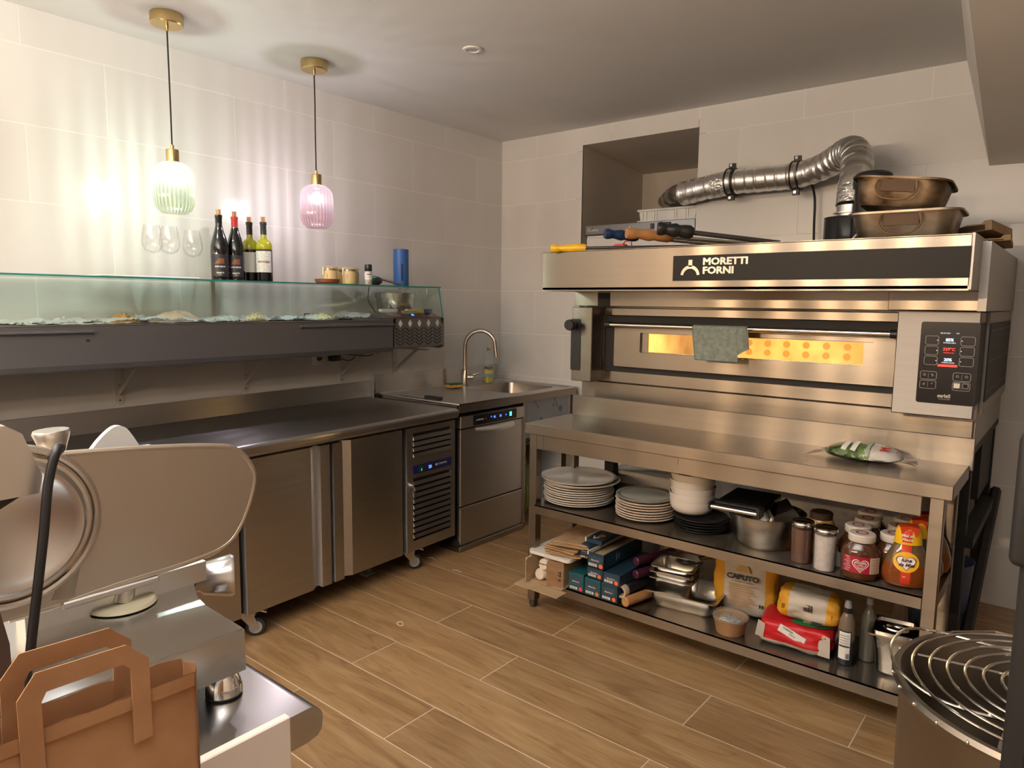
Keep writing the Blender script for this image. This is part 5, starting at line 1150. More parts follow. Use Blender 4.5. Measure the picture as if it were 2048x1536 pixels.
# chocolate spread jars
SPREAD = mat('chocolate_spread', (.075, .028, .012), .10, coat=.3); WLID = mat('white_jar_lid', (.60, .55, .50), .35)
def spread():
    t = thing('spread_jar', '', 'jar', (0, 0, 0))
    sq = Matrix.Diagonal((1.0, .80, 1, 1))
    pr = [(0, 0), (.048, 0), (.056, .006), (.060, .02), (.0615, .06), (.061, .085), (.054, .108), (.040, .124), (.037, .130), (0, .130)]
    B().lathe(pr, 44).xf(sq).obj('jar', SPREAD, t)
    B().lathe([(0, .130), (.0405, .130), (.042, .133), (.042, .152), (.039, .1555), (0, .1555)], 44).obj('lid', WLID, t)
    b = B().lathe([(.014, .1556), (.020, .1556), (.020, .1561), (.014, .1561), (.014, .1556)], 30); b.obj('lid_ring_print', mat('lid_red_print', (.35, .03, .04), .5), t)
    return t
def spread_label(t):
    def P(a, z, off): return (.0622*math.cos(a)*(1+off), .0622*.80*math.sin(a)*(1+off), z)
    b = B(); b.grid(lambda u, v: P(-PI/2-1.0+2.0*u, .030+.056*v, .012), 26, 1); l = b.obj('label', mat('crimson_label', (.36, .012, .04), .4), t)
    b = B(); b.grid(lambda u, v: P(-PI/2+.42+.62*u, .031+.054*v, .020), 10, 1); b.obj('text_panel', mat('pale_panel', (.50, .42, .34), .5), l)
    b = B()
    for k in range(9): b.grid(lambda u, v, k=k: P(-PI/2+.47+.52*u, .034+.0055*k+.0016*v, .030), 6, 1)
    b.obj('small_print', mat('red_small_print', (.30, .05, .05), .5), l)
    def heart(s_, off, m, nm):
        n = 36; vs = []
        for i in range(n):
            q = 2*PI*i/n; hx = 16*math.sin(q)**3/17; hz = (13*math.cos(q)-5*math.cos(2*q)-2*math.cos(3*q)-math.cos(4*q))/17
            vs.append(P(-PI/2-.05+hx*s_/.0622, .058+hz*s_, off))
        b = B(); b.add(vs+[P(-PI/2-.05, .058, off)], [(i, (i+1) % n, n) for i in range(n)]); return b.obj(nm, m, l)
    heart(.027, .022, WPR, 'heart_outline'); heart(.0235, .028, mat('crimson_b', (.36, .012, .04), .4), 'heart'); heart(.019, .034, WPR, 'heart_inner'); heart(.0165, .040, mat('crimson_c', (.40, .03, .05), .4), 'heart_centre')
    for k, (s_, z) in enumerate((('nutella', .066), ('mille', .058), ('baci', .050))):
        me = text_mesh(s_, .0095, .0002, .0003)
        for v in me.vertices: v.co = Vector(P(-PI/2-.05+v.co.x/.0622, z+v.co.y, .048))
        me.materials.clear(); me.materials.append(WPR); o = bpy.data.objects.new('lettering', me); C.objects.link(o); o.parent = l
    for k in range(7):
        me = text_mesh(('love', 'xoxo', 'te amo', 'ciao', 'amour', 'yes', 'miss')[k], .009, .0002, .0002)
        for v in me.vertices: v.co = Vector(P(-PI/2-.72+.05*(k % 2)+v.co.x/.0622, .036+.0075*k+v.co.y, .022))
        me.materials.clear(); me.materials.append(WPR); o = bpy.data.objects.new('lettering', me); C.objects.link(o); o.parent = l
s0 = spread(); sg = 'chocolate spread jars on the middle shelf'; s0['group'] = sg
plain = []
for i, (x, y, lab, rz) in enumerate(((2.865, -1.345, 'chocolate spread jar behind the front one, beside the honey bottle', .3), (2.750, -1.325, 'chocolate spread jar just behind and left of the front one', .0), (2.757, -1.222, 'chocolate spread jar, third back in the left row', .0), (2.868, -1.235, 'chocolate spread jar, second in the row next to the honey', .2), (2.745, -1.122, 'chocolate spread jar at the very back of the left row', .0), (2.865, -1.130, 'chocolate spread jar at the very back next to the honey', .2))):
    if i == 0: s0.location = (x, y, zM); s0.rotation_euler = (0, 0, rz); s0['label'] = lab
    else: dup(s0, (x, y, zM), rz, lab)
    if i == 0:
        b = B(); b.grid(lambda u, v: (.0632*math.cos(-PI/2-.6+1.6*u), .0632*.8*math.sin(-PI/2-.6+1.6*u), .030+.056*v), 20, 1)
s1 = dup(s0, (2.782, -1.412, zM), .28, 'front chocolate spread jar with white lid and crimson heart label', sg); spread_label(s1)
# honey bottles
def honey():
    t = thing('honey_bottle', '', 'bottle', (0, 0, 0)); fl = Matrix.Diagonal((1, .62, 1, 1))
    pr = [(0, 0), (.040, 0), (.062, .010), (.072, .034), (.071, .060), (.060, .100), (.046, .130), (.037, .150), (.035, .154), (0, .154)]
    hm = mat('honey', (.17, .042, .006), .08, coat=.4); N, L = nt(hm); bb = N['Principled BSDF']; tc = N.new('ShaderNodeTexCoord'); sp = N.new('ShaderNodeSeparateXYZ'); rp = N.new('ShaderNodeValToRGB')
    L.new(tc.outputs['Object'], sp.inputs[0]); L.new(sp.outputs[2], rp.inputs[0]); L.new(rp.outputs[0], bb.inputs['Base Color']); e = rp.color_ramp.elements
    e[0].position = .078; e[0].color = (.19, .045, .006, 1); e[1].position = .083; e[1].color = (.12, .075, .035, 1)
    B().lathe(pr, 44).xf(fl).obj('bottle', hm, t)
    c = B(); c.lathe([(0, .150), (.041, .146), (.0375, .182), (.034, .198), (.030, .200), (0, .200)], 30).xf(Matrix.Diagonal((1, .70, 1, 1))); c.obj('cap', YEL, t)
    B().prism([(-.022, .175), (.022, .175), (.0285, .2025), (.0, .207), (-.0285, .2025)], -.024, .020, 'y').obj('red_cap_top', mat('cap_red', (.55, .05, .01), .4), t); return t
hy0 = honey(); hg = 'honey squeeze bottles at the right end of the middle shelf'; hy0['group'] = hg; hy0['label'] = 'honey squeeze bottle right behind the front one'
hy0.location = (2.935, -1.290, zM); hy0.rotation_euler = (0, 0, .12)
dup(hy0, (2.945, -1.195, zM), .12, 'honey squeeze bottle furthest back against the table leg')
h1 = dup(hy0, (2.915, -1.392, zM), .28, 'front honey squeeze bottle with red strip and round yellow label', hg)
def hP(x, z, off): # point on the flattened front of the honey bottle
    pr = [(0, .040), (.010, .062), (.034, .072), (.060, .071), (.100, .060), (.130, .046), (.150, .040), (.182, .0375), (.200, .031)]
    for (za, ra), (zb, rb_) in zip(pr, pr[1:]):
        if za <= z <= zb: r = ra+(rb_-ra)*(z-za)/(zb-za); break
    else: r = .03
    return (x, -.62*math.sqrt(max(.0001, r*r-x*x))*(1.13 if z > .150 else 1)-off, z)
b = B(); b.grid(lambda u, v: hP(-.014+.028*u-.006, .020+.176*v, .0012), 4, 22); st = b.obj('red_strip', mat('orange_red_strip', (.62, .045, .015), .45), h1)
def disc(rx, rz_, m, nm, off, cz=.092, cx=-.006, fn=None):
    n = 36; vs = [hP(cx+rx*math.cos(2*PI*i/n), cz+rz_*math.sin(2*PI*i/n), off) if fn is None else hP(*fn(2*PI*i/n), off) for i in range(n)]
    B().add(vs+[hP(cx, cz, off)], [(i, (i+1) % n, n) for i in range(n)]).obj(nm, m, st)
disc(.037, .032, mat('label_yellow', (.80, .42, .01), .45), 'yellow_disc', .0022)
hrt = lambda q, k=1.: (-.006+k*.029*16*math.sin(q)**3/17, .091+k*.025*(13*math.cos(q)-5*math.cos(2*q)-2*math.cos(3*q)-math.cos(4*q))/17)
disc(0, 0, mat('brown_heart', (.10, .02, .02), .5), 'heart_outline', .0030, fn=lambda q: hrt(q, 1.06)); disc(0, 0, WPR, 'white_heart', .0036, fn=lambda q: hrt(q, .96))
def htext(s_, sz, m, x, z, off=.0044, bold=.0002, shear=.3):
    me = text_mesh(s_, sz, .0001, bold, shear=shear)
    for v in me.vertices: v.co = Vector(hP(x+v.co.x, z+v.co.y, off+v.co.z))
    me.materials.clear(); me.materials.append(m); o = bpy.data.objects.new('lettering', me); C.objects.link(o); o.parent = st
htext('lune', .017, mat('plum_ink', (.06, .01, .03), .5), -.006, .099, bold=.0005); htext('de Miel', .015, mat('plum_ink_b', (.06, .01, .03), .5), -.006, .084, bold=.0005)
htext('Miel de', .012, WPR, -.006, .176, .0020, bold=.0003); htext('Fleurs', .012, WPR, -.006, .163, .0020, bold=.0003); htext('**', .010, WPR, -.012, .042, .0020)
# ================================================================ BOTTOM SHELF
t = thing('open_carton', 'open cardboard carton holding paper-wrapped rolls at the left end of the bottom shelf', 'box', (1.545, -1.39, zL))
b = B(); b.box(-.105, .075, -.10, .19, 0, .004); b.box(-.105, -.101, -.10, .19, 0, .125); b.box(.058, .062, -.08, .19, 0, .122); b.box(-.105, .062, .186, .19, 0, .12); b.obj('box', CARD, t)
B().prism([(-.1025, .005), (-.0985, .005), (-.0985, .105), (-.090, .118), (-.1025, .118)], -.135, -.10, 'y').xf(Matrix.Rotation(0, 4, 'Z')).obj('left_flap', CARD, t)
B().prism([(0, 0), (.075, .0), (.075, .115), (.0, .115), (-.006, .10), (-.006, .015)], -.0015, .0015, 'y').xf(Matrix.Translation((.0, -.105, .004)) @ Matrix.Rotation(.30, 4, 'Z')).obj('right_flap', noisy(mat('darker_cardboard', (.22, .12, .06), .85), (.20, .11, .05), (.26, .15, .08), (10, 10, 40)), t)
text('S 22', .026, KPR, t, (1.545+.052, -1.39-.092, zL+.055), '-y', spin=PI/2, bold=.0006)
B().prism([(-.135, -.003), (.10, -.006), (.10, -.003), (-.135, 0)], -.175, -.10, 'y').obj('bottom_flap', CARD, t)
for i, (x, z) in enumerate(((-.062, .028), (-.042, .078), (-.032, .028))):
    r = thing('paper_wrapped_roll', ('cream paper-wrapped roll lying lowest in the open carton', 'printed cream paper-wrapped roll on top in the open carton', 'cream paper-wrapped roll on the right inside the open carton')[i], 'roll', (1.545+x+(.030 if i == 2 else 0), -1.43, zL+.004+z))
    B().lathe([(0, -.045), (.022, -.045), (.027, -.037), (.027, .12), (0, .12)], 26).xf(Matrix.Rotation(-PI/2, 4, 'X')).obj('roll', noisy(mat('cream_paper_%d' % i, (.62, .54, .44), .7), (.56, .48, .38), (.68, .60, .50), (12, 12, 12)), r)
    if i == 1: text('gran gusto', .010, KPR, r, (.0, -.0465, .006), '-y', world=False)
t = thing('white_cutting_board', 'white plastic cutting board lying on the open carton', 'board', (1.55, -1.33, zL+.126), .0)
b = B(); b.prism(rrect(-.125, .10, -.155, .13, .02, 4), 0, .014, 'z'); b.obj('board', mat('white_board_plastic', (.66, .63, .58), .4), t, ang=30); B().prism(rrect(-.035, .045, -.1553, -.1550, .0001, 1), .005, .007, 'z').obj('edge_groove', mat('groove_grey', (.4, .38, .34), .6), t)
for i in range(9):
    labs = 'flat brown paper bag, %s of the pile on the cutting board' % (lp[i] if i < 8 else 'topmost')
    if i == 0:
        pbag = thing('paper_bag', labs, 'bag', (1.575, -1.33, zL+.1415), .1, group='flat brown paper bags on the cutting board')
        b = B(); b.grid(lambda u, v: (-.080+.16*u, -.13+.25*v, .0045+.0018*math.sin(v*7+u*3)+.0012*math.sin(u*9)), 8, 10); b.grid(lambda u, v: (-.080+.16*u, -.13+.25*v, .0005+.0018*math.sin(v*7+u*3)+.0012*math.sin(u*9)+.0006), 8, 10)
        b.box(-.080, .080, -.1305, -.1285, .0012, .0050); b.obj('bag', KRAFT, pbag)
    else: dup(pbag, (1.575+.010*math.sin(i*1.9)+.004*i*(i > 5), -1.335+.010*math.cos(i*2.3), zL+.1415+.0062*i+(.0015*i if i > 5 else 0)), .1+.10*math.sin(i*1.3)+(.16 if i > 6 else 0), labs)
# cling film / foil cartons
def carton(name, label, x, z, w_, h_, body, full=True, y=-1.452, L=.33, dot=ORANGE, open_=False, rz=0.):
    t = thing(name, label, 'carton', (x, y, z), rz, group='navy catering-film cartons on the bottom shelf')
    if not open_: B().box(-w_/2, w_/2, 0, L, 0, h_, .0015).obj('carton', body, t)
    else:
        b = B(); b.box(-w_/2, w_/2, 0, L, 0, .003); b.box(-w_/2, w_/2, 0, .003, 0, h_); b.box(-w_/2, -w_/2+.003, 0, L, 0, h_); b.box(w_/2-.003, w_/2, 0, L, 0, h_*1.05); b.obj('carton', body, t)
        B().box(-w_/2+.004, w_/2-.004, .004, L, .004, h_*.72).obj('inner_board', CARD, t); B().box(-w_/2+.001, -w_/2+.008, -.002, L, h_-.012, h_+.004, .001).obj('pale_cutter_strip', mat('pale_strip', (.62, .60, .56), .4), t)
    s_ = w_/.08
    lb = B().box(-w_/2+.008*s_, -w_/2+.046*s_, -.0006, 0, .007*s_, .018*s_).obj('barcode_label', WPR, t)
    bc = B()
    for k in range(7): bc.box(-w_/2+(.011+.0048*k)*s_, -w_/2+(.0125+.0048*k+.001*(k % 2))*s_, -.0009, -.0006, .0075*s_, .0175*s_)
    bc.obj('barcode_bars', KPR, lb)
    B().cyl((w_/2-.016*s_, -.0009, .013*s_), (w_/2-.016*s_, 0, .013*s_), .009*s_, n=20).obj('round_sticker', dot, t)
    text('film', .008*s_, dot, t, (0, 0, 0), world=False) if False else None
    pw_ = B().box(-w_/2+.010*s_, w_/2-.012*s_, -.0004, 0, h_*.42, h_*.80).obj('picture_panel', mat('slate_picture_%s' % name[:3], (.03, .06, .085), .4), t)
    text('PELLICOLA', .0075*s_, WPR, t, (-.002, -.0008, h_*.52), '-y', world=False); text('Menu', .0065*s_, mat('royal_print', (.02, .05, .35), .5), t, (-.002, -.0008, h_*.84), '-y', world=False)
    B().box(-w_/2+.012*s_, w_/2-.020*s_, -.0007, -.0004, h_*.36, h_*.375).obj('plum_rule', mat('plum_rule', (.25, .04, .2), .5), t); return t
carton('film_carton', 'teal catering-film carton, leftmost on the bottom row', 1.668, zL, .078, .080, TEAL, dot=mat('coral_dot', (.75, .05, .05), .5))
carton('film_carton', 'dark carton in the middle of the bottom row of film cartons', 1.752, zL, .080, .074, TEAL)
carton('film_carton', 'dark carton at the right of the bottom row of film cartons', 1.835, zL, .080, .074, NAVY)
carton('film_carton', 'navy carton in the second row, under the open top carton', 1.762, zL+.081, .078, .045, NAVY)
carton('film_carton', 'navy carton at the right of the second row of film cartons', 1.844, zL+.0745, .082, .048, NAVY)
t = carton('film_carton', 'open navy carton with a cardboard inner, topmost of the pile', 1.765, zL+.1265, .086, .066, NAVY, open_=True)
text('FRESH', .012, mat('grey_side_print', (.16, .18, .2), .5), t, (.0445, .10, .035), '+x', world=False, spin=PI/2); text('FILM', .012, mat('grey_side_print_b', (.16, .18, .2), .5), t, (.0445, .12, .035), '+x', world=False, spin=PI/2)
carton('film_carton', 'navy carton with an orange dot behind the white cutting board', 1.697, zL+.150, .046, .060, NAVY, y=-1.435)
bs = thing('foil_carton', 'dark carton with orange sticker lying at the top left of the film cartons', 'carton', (1.715, -1.40, zL+.2105), .05)
B().box(-.035, .045, 0, .30, 0, .018, .002).obj('carton', NAVY, bs); B().box(-.037, -.030, -.002, .30, .006, .024).obj('pale_cutter_strip', mat('pale_strip_b', (.58, .56, .52), .4), bs); B().lathe([(0, .0182), (.015, .0182), (.015, .0190), (0, .0190)], 20, (.01, .07, 0)).obj('round_sticker', ORANGE, bs); text('V', .05, WPR, bs, (-.005, .03, .0186), '+z', world=False, bold=.001)
def rollthing(name, label, p, q, r, mt, core=None, cat='roll', hole=0.):
    p, q = Vector(p), Vector(q); t = thing(name, label, cat, tuple(p)); MW[t.name] = Matrix.Translation(p); d = (q-p); m = d.normalized().to_track_quat('Z', 'Y').to_matrix().to_4x4(); m.translation = p
    if hole:
        B().lathe([(hole, 0), (r*.97, 0), (r, .002), (r, .028), (r*.985, .030), (r*.985, d.length), (hole, d.length), (hole, 0)], 40).xf(m).obj('cardboard_core', core, t, world=True)
        B().lathe([(r*.99, .030), (r*1.02, .031), (r*1.02, d.length-.02), (r*.99, d.length-.02)], 40).xf(m).obj('film', mt, t, world=True)
    else: B().lathe([(0, 0), (r-.003, 0), (r, .003), (r, d.length), (0, d.length)], 36).xf(m).obj('roll', mt, t, world=True)
    return t
rollthing('cling_film_roll', 'dark cling-film roll with pale hollow cardboard core showing', (1.880, -1.435, zL+.049), (1.915, -1.16, zL+.049), .0270, mat('black_film_roll', (.015, .014, .018), .2), mat('core_board', (.46, .36, .26), .8), hole=.019)
rollthing('rolling_pin', 'wooden rolling pin with its end grain facing out, below the film roll', (1.915, -1.458, zL+.0215), (1.985, -1.16, zL+.0215), .0205, WOODR, cat='rolling pin')
rollthing('plum_film_roll', 'plum-coloured rolled film lying on the upper right of the cartons', (1.895, -1.34, zL+.158), (1.96, -1.12, zL+.158), .018, PURP)
rollthing('plum_film_roll', 'plum-coloured rolled film just above the hollow core', (1.905, -1.36, zL+.108), (1.97, -1.12, zL+.108), .018, PURP)
t = thing('dark_carton', 'dark carton supporting the plum rolls behind the film cartons', 'carton', (1.935, -1.16, zL), .1); B().box(-.045, .045, -.04, .05, .0, .087).box(-.045, .045, .0, .05, .126, .137).obj('carton', NAVY, t)
# gastronorm pans
def gn(label, x, y, z, w_, d_, h_, rz=0., mt=None, name='gastronorm_pan', rot=None):
    t = thing(name, label, 'pan', (x, y, z), rz, rot=rot); n = 5
    def rr(a, b_, r): return rrect(-a/2, a/2, -b_/2, b_/2, r, n)
    seq = [(rr(w_-.075, d_-.075, .03), 0), (rr(w_-.05, d_-.05, .036), .012), (rr(w_-.028, d_-.028, .036), h_-.028), (rr(w_-.022, d_-.022, .036), h_-.022), (rr(w_-.020, d_-.020, .036), h_-.003), (rr(w_, d_, .012), h_-.003), (rr(w_, d_, .012), h_), (rr(w_-.022, d_-.022, .034), h_), (rr(w_-.026, d_-.026, .034), h_-.020), (rr(w_-.054, d_-.054, .034), .016), (rr(w_-.08, d_-.08, .028), .003)]
    vs = []; m_ = len(seq[0][0])
    for ring, z_ in seq: vs += [(p[0], p[1], z_) for p in ring]
    fs = [(k*m_+i, k*m_+(i+1) % m_, (k+1)*m_+(i+1) % m_, (k+1)*m_+i) for k in range(len(seq)-1) for i in range(m_)]+[tuple(range(m_))[::-1], tuple(range((len(seq)-1)*m_, len(seq)*m_))]
    B().add(vs, fs).obj('pan', mt or POT, t, ang=40); return t
gn('large shallow steel gastronorm pan, lowest of the pan pile on the bottom shelf', 2.105, -1.262, zL, .30, .24, .075, .12)
gn('small steel pan nested in the large one, lower of the pair', 2.050, -1.265, zL+.012, .19, .165, .105, .10)
gn('small steel pan stacked in the pan pile, second of the pair', 2.050, -1.265, zL+.038, .19, .165, .105, .10)
gn('small steel pan on top of the pan pile', 2.050, -1.262, zL+.066, .185, .16, .10, .14)
t = thing('steel_ladle_bowl', 'loose steel bowl and lid lying tilted on top of the pan pile', 'bowl', (2.075, -1.235, zL+.158), rot=(-.15, .12, .5))
B().shell([(.02, 0), (.04, .006), (.058, .024), (.064, .036)], .0015, 36).obj('bowl', POT, t); B().prism(rrect(-.08, .05, -.075, .03, .012, 4), .037, .039, 'z').obj('tilted_lid', POL, t); B().tube([(.05, .03, .03), (.11, .06, .045)], [.006, .012], 10).obj('ladle_handle', POL, t)
# flour bags
FLW = noisy(mat('flour_bag_paper', (.5, .45, .38), .6), (.42, .37, .31), (.54, .49, .43), (5, 5, 5), bump=.3); FLY = noisy(mat('flour_bag_yellow', (.6, .30, .02), .5), (.50, .22, .01), (.68, .36, .04), (5, 5, 5), bump=.3)
def softbox(w_, d_, h_, seed, n=14, puff=.10, amp=.006):
    bm = bmesh.new(); bmesh.ops.create_cube(bm, size=2); bmesh.ops.subdivide_edges(bm, edges=bm.edges[:], cuts=n, use_grid_fill=True)
    b = B()
    for v in bm.verts:
        x, y, z = v.co; r = (abs(x)**6+abs(y)**6+abs(z)**6)**(1/6); x, y, z = x/r, y/r, z/r
        q = noise.noise(Vector((x*1.7+seed, y*1.7, z*1.7)))+.5*noise.noise(Vector((x*4+seed, y*4, z*4+seed)))
        px = x*w_/2*(1+puff*(1-z*z)*.5); py = y*d_/2*(1+puff*(1-z*z)*(1-x*x)); pz = z*h_/2
        v.co = Vector((px+amp*q*x, py+amp*q*1.4*y, pz+h_/2+amp*q*z*.4))
    bm.verts.index_update(); b.add([v.co.copy() for v in bm.verts], [[v.index for v in f.verts] for f in bm.faces]); bm.free()
    return b
def bandmat(name, base, bands, axis=0, rough=.6):
    """bag print: colour bands across one axis"""
    m = mat(name, base, rough); N, L = nt(m); bb = N['Principled BSDF']; tc = N.new('ShaderNodeTexCoord'); sp = N.new('ShaderNodeSeparateXYZ'); L.new(tc.outputs['Object'], sp.inputs[0])
    mr = N.new('ShaderNodeMapRange'); L.new(sp.outputs[axis], mr.inputs[0]); lo, hi = bands[0][0], bands[-1][0]; mr.inputs[1].default_value = lo; mr.inputs[2].default_value = hi
    rp = N.new('ShaderNodeValToRGB'); rp.color_ramp.interpolation = 'CONSTANT'; e = rp.color_ramp.elements
    for i, (p, c) in enumerate(bands[:-1]):
        x = e[i] if i < 2 else e.new((p-lo)/(hi-lo)); x.position = (p-lo)/(hi-lo); x.color = (*c, 1)
    nz = N.new('ShaderNodeTexNoise'); nz.inputs['Scale'].default_value = 22; bp = N.new('ShaderNodeBump'); bp.inputs['Strength'].default_value = .4; bp.inputs['Distance'].default_value = .01; L.new(tc.outputs['Object'], nz.inputs['Vector']); L.new(nz.outputs['Fac'], bp.inputs['Height']); L.new(bp.outputs[0], bb.inputs['Normal'])
    L.new(mr.outputs[0], rp.inputs[0]); L.new(rp.outputs[0], bb.inputs['Base Color']); return m
WP = (.50, .45, .38); YO = (.62, .30, .02)
t = thing('flour_bag', 'upright cream and yellow flour bag lettered CAPUTO on the bottom shelf', 'bag', (2.315, -1.165, zL), .12)
softbox(.235, .115, .275, 3., amp=.010, puff=.16).obj('bag', bandmat('caputo_paper', WP, [(-.13, YO), (-.078, WP), (.085, YO), (.13, YO)]), t, ang=180)
y_ = -.0725
text('CAPUTO', .030, KPR, t, (.0, y_-.004, .168), '-y', world=False, fat=.0013, sx=1.05); text('IL MULINO DI NAPOLI', .0085, KPR, t, (.0, y_-.004, .150), '-y', world=False)
B().prism([(-.03, .192), (.03, .192), (.022, .212), (.006, .225), (-.012, .222), (-.024, .208)], y_-.004, y_-.002, 'y').obj('crest', mat('ochre_crest', (.45, .30, .12), .5), t)
b = B()
for k in range(11): b.box(-.055+.004*(k % 2), .055-.008*((k*3) % 4), y_-.0035, y_-.0025, .135-.0085*k, .1385-.0085*k)
b.obj('printed_lines', mat('ochre_print', (.40, .22, .10), .5), t); text('”', .05, KPR, t, (.075, y_+.002, .048), '-y', world=False, bold=.001)
t = thing('kraft_salad_bowl', 'round kraft cardboard bowl with clear lid and a sachet inside, front of the bottom shelf', 'bowl', (2.338, -1.385, zL))
B().shell([(.050, 0), (.053, .004), (.064, .062), (.066, .064)], .0012, 48).obj('bowl', noisy(mat('kraft_bowl', (.42, .24, .11), .6), (.38, .21, .09), (.46, .27, .13), (14, 14, 14)), t)
B().lathe([(.0665, .056), (.068, .060), (.0675, .067), (.063, .074), (.050, .078), (0, .079)], 48).obj('lid', glassy('clear_lid', (.93, .93, .92), .08, 1.6, .12, (.7, .68, .62)), t)
b = B(); b.grid(lambda u, v: (-.038+.076*u, -.03+.06*v, .052+.012*noise.noise(Vector((u*5, v*5, 1)))), 12, 12); b.obj('sachet', noisy(mat('foil_sachet', (.6, .6, .62), .3, .4), (.3, .33, .4), (.8, .78, .74), (50, 50, 50)), t)
RB = (.52, .012, .018)
t = thing('red_flour_bag', 'red and white flour bag with a green stripe lying on the bottom shelf', 'bag', (2.565, -1.300, zL), .10)
softbox(.250, .175, .100, 5., amp=.008, puff=.06).obj('bag', bandmat('red_bag_paper', RB, [(-.01, WP), (.026, RB), (.095, RB), (.12, RB)], 2, .45), t, ang=180)
B().prism([(-.135, .03), (-.105, .026), (-.100, .080), (-.125, .092)], -.0895, -.0885, 'y').obj('white_end_fold', FLW, t); B().prism([(.085, .012), (.125, .01), (.122, .085), (.100, .092), (.085, .06)], -.0905, -.0895, 'y').obj('white_right_fold', FLW, t)
lb = B().prism([(-.055, .070), (.035, .034), (.045, .062), (-.045, .098)], -.0945, -.0935, 'y').obj('paper_sticker', WPR, t)
text('FARINA', .011, KPR, t, (-.018, -.0950, .0785), '-y', world=False, spin=-.38); text('TIPO 00', .007, KPR, t, (-.004, -.0950, .062), '-y', world=False, spin=-.38)
b = B(); b.grid(lambda u, v: (-.02+.150*u, -.055+.018*u+.030*(v-.5)*math.sin(PI*min(1, u*1.05))**.6*2, .1035+.0006*v), 16, 4); b.obj('green_stripe', mat('bag_green', (.02, .17, .05), .45), t); text('MOLINO', .016, WPR, t, (.055, -.045, .1050), '+z', world=False, bold=.0006, spin=.1)
B().lathe([(.018, 0), (.021, 0), (.021, .001), (.018, .001), (.018, 0)], 24).xf(Matrix.Translation((.1305, .0, .055)) @ Matrix.Rotation(PI/2, 4, 'Y')).obj('round_emblem', WPR, t); text('S', .022, WPR, t, (.1315, 0, .055), '+x', world=False)
t = thing('small_flour_bag', 'smaller cream and yellow flour bag lying on top of the red bag', 'bag', (2.600, -1.300, zL+.106), rot=(.0, .04, .12))
softbox(.205, .125, .105, 9., amp=.008, puff=.10).obj('bag', bandmat('flour_bag_print', WP, [(-.11, YO), (-.066, WP), (.062, YO), (.11, YO)]), t, ang=180)
bc = B()
for k in range(9): bc.box(-.014+.0035*k, -.0125+.0035*k+.0008*(k % 3), -.0735, -.0725, .052, .077)
bc.obj('barcode', KPR, t)
bc = B()
for k in range(9): bc.box(.018+.0038*k, .0198+.0038*k+.0008*(k % 3), -.071, -.070, .006, .020)
bc.obj('barcode', KPR, t); text('00', .018, KPR, t, (-.082, -.0700, .05), '-y', world=False, spin=PI/2); text('T', .018, KPR, t, (.083, -.071, .05), '-y', world=False)
def vin(label, x, y, dark):
    t = thing('vinegar_bottle', label, 'bottle', (x, y, zL), face_cam(x, y)+PI/2)
    B().lathe([(0, 0), (.024, 0), (.0275, .004), (.0285, .02), (.0285, .125), (.024, .160), (.016, .182), (.0125, .190), (.0125, .208), (0, .208)], 36).obj('bottle', dark, t); return t
vm = mat('balsamic_bottle', (.03, .03, .04), .12); N, L = nt(vm); bb = N['Principled BSDF']; tc = N.new('ShaderNodeTexCoord'); sp = N.new('ShaderNodeSeparateXYZ'); rp = N.new('ShaderNodeValToRGB'); L.new(tc.outputs['Object'], sp.inputs[0]); L.new(sp.outputs[2], rp.inputs[0]); L.new(rp.outputs[0], bb.inputs['Base Color'])
rp.color_ramp.elements[0].position = .085; rp.color_ramp.elements[0].color = (.018, .024, .036, 1); rp.color_ramp.elements[1].position = .10; rp.color_ramp.elements[1].color = (.17, .13, .10, 1)
t = vin('squeeze bottle of dark balsamic with white label beside the red bag', 2.742, -1.350, vm)
B().lathe([(0, .188), (.0145, .188), (.0145, .206), (0, .206)], 24).obj('black_collar', BLK, t); B().lathe([(0, .206), (.013, .206), (.011, .226), (.006, .232), (0, .232)], 20).obj('cap', GRYPL, t)
l = patch(B(), .0287, .022, .128, -PI/2-.95, -PI/2+.55, 10).obj('label', mat('navy_label', (.01, .012, .03), .4), t); l2 = patch(B(), .0292, .026, .124, -PI/2-.85, -PI/2+.45, 10).obj('white_label', WPR, t)
for k in range(5): wrap_text('aceto balsamico', .0045, KPR, l2, .0300, .112-.009*k, a0=-PI/2-.2)
dk = patch(B(), .0300, .070, .074, -PI/2-.8, -PI/2+.4, 8).obj('wave_print', KPR, l2); b = B()
for k in range(7): patch(b, .0300, .030, .048, -PI/2+.02+.055*k, -PI/2+.045+.055*k, 1)
b.obj('barcode', KPR, l2)
t = vin('second clear squeeze bottle standing behind the balsamic one', 2.795, -1.270, mat('smoky_bottle', (.14, .13, .11), .15)); B().lathe([(0, .206), (.013, .206), (.011, .228), (0, .230)], 20).obj('cap', GRYPL, t)
t = gn('deep steel gastronorm pan with a steel lid at the right end of the bottom shelf', 2.885, -1.300, zL, .155, .165, .150, .12, name='lidded_steel_pan')
b = B(); b.prism(rrect(-.082, .082, -.086, .086, .014, 4), .1505, .1535, 'z'); ring_frame(b, rrect(-.066, .066, -.070, .070, .02, 4), rrect(-.060, .060, -.064, .064, .018, 4), .1535, .160, 'z'); b.obj('lid', POL, t, ang=30)
B().lathe([(.030, .1536), (.040, .1536), (.037, .158), (.031, .158), (.030, .1536)], 36).xf(Matrix.Diagonal((1, .7, 1, 1))).obj('lid_recess', POL, t)
t = thing('glass_flask', 'clear glass flask behind the lidded pan, faint against the dark', 'flask', (2.865, -1.165, zL)); B().lathe([(0, 0), (.028, 0), (.032, .02), (.030, .10), (.018, .16), (.014, .20), (.013, .20), (.017, .16), (.029, .10), (.030, .02), (0, .004)], 30).obj('flask', CLEAR, t)
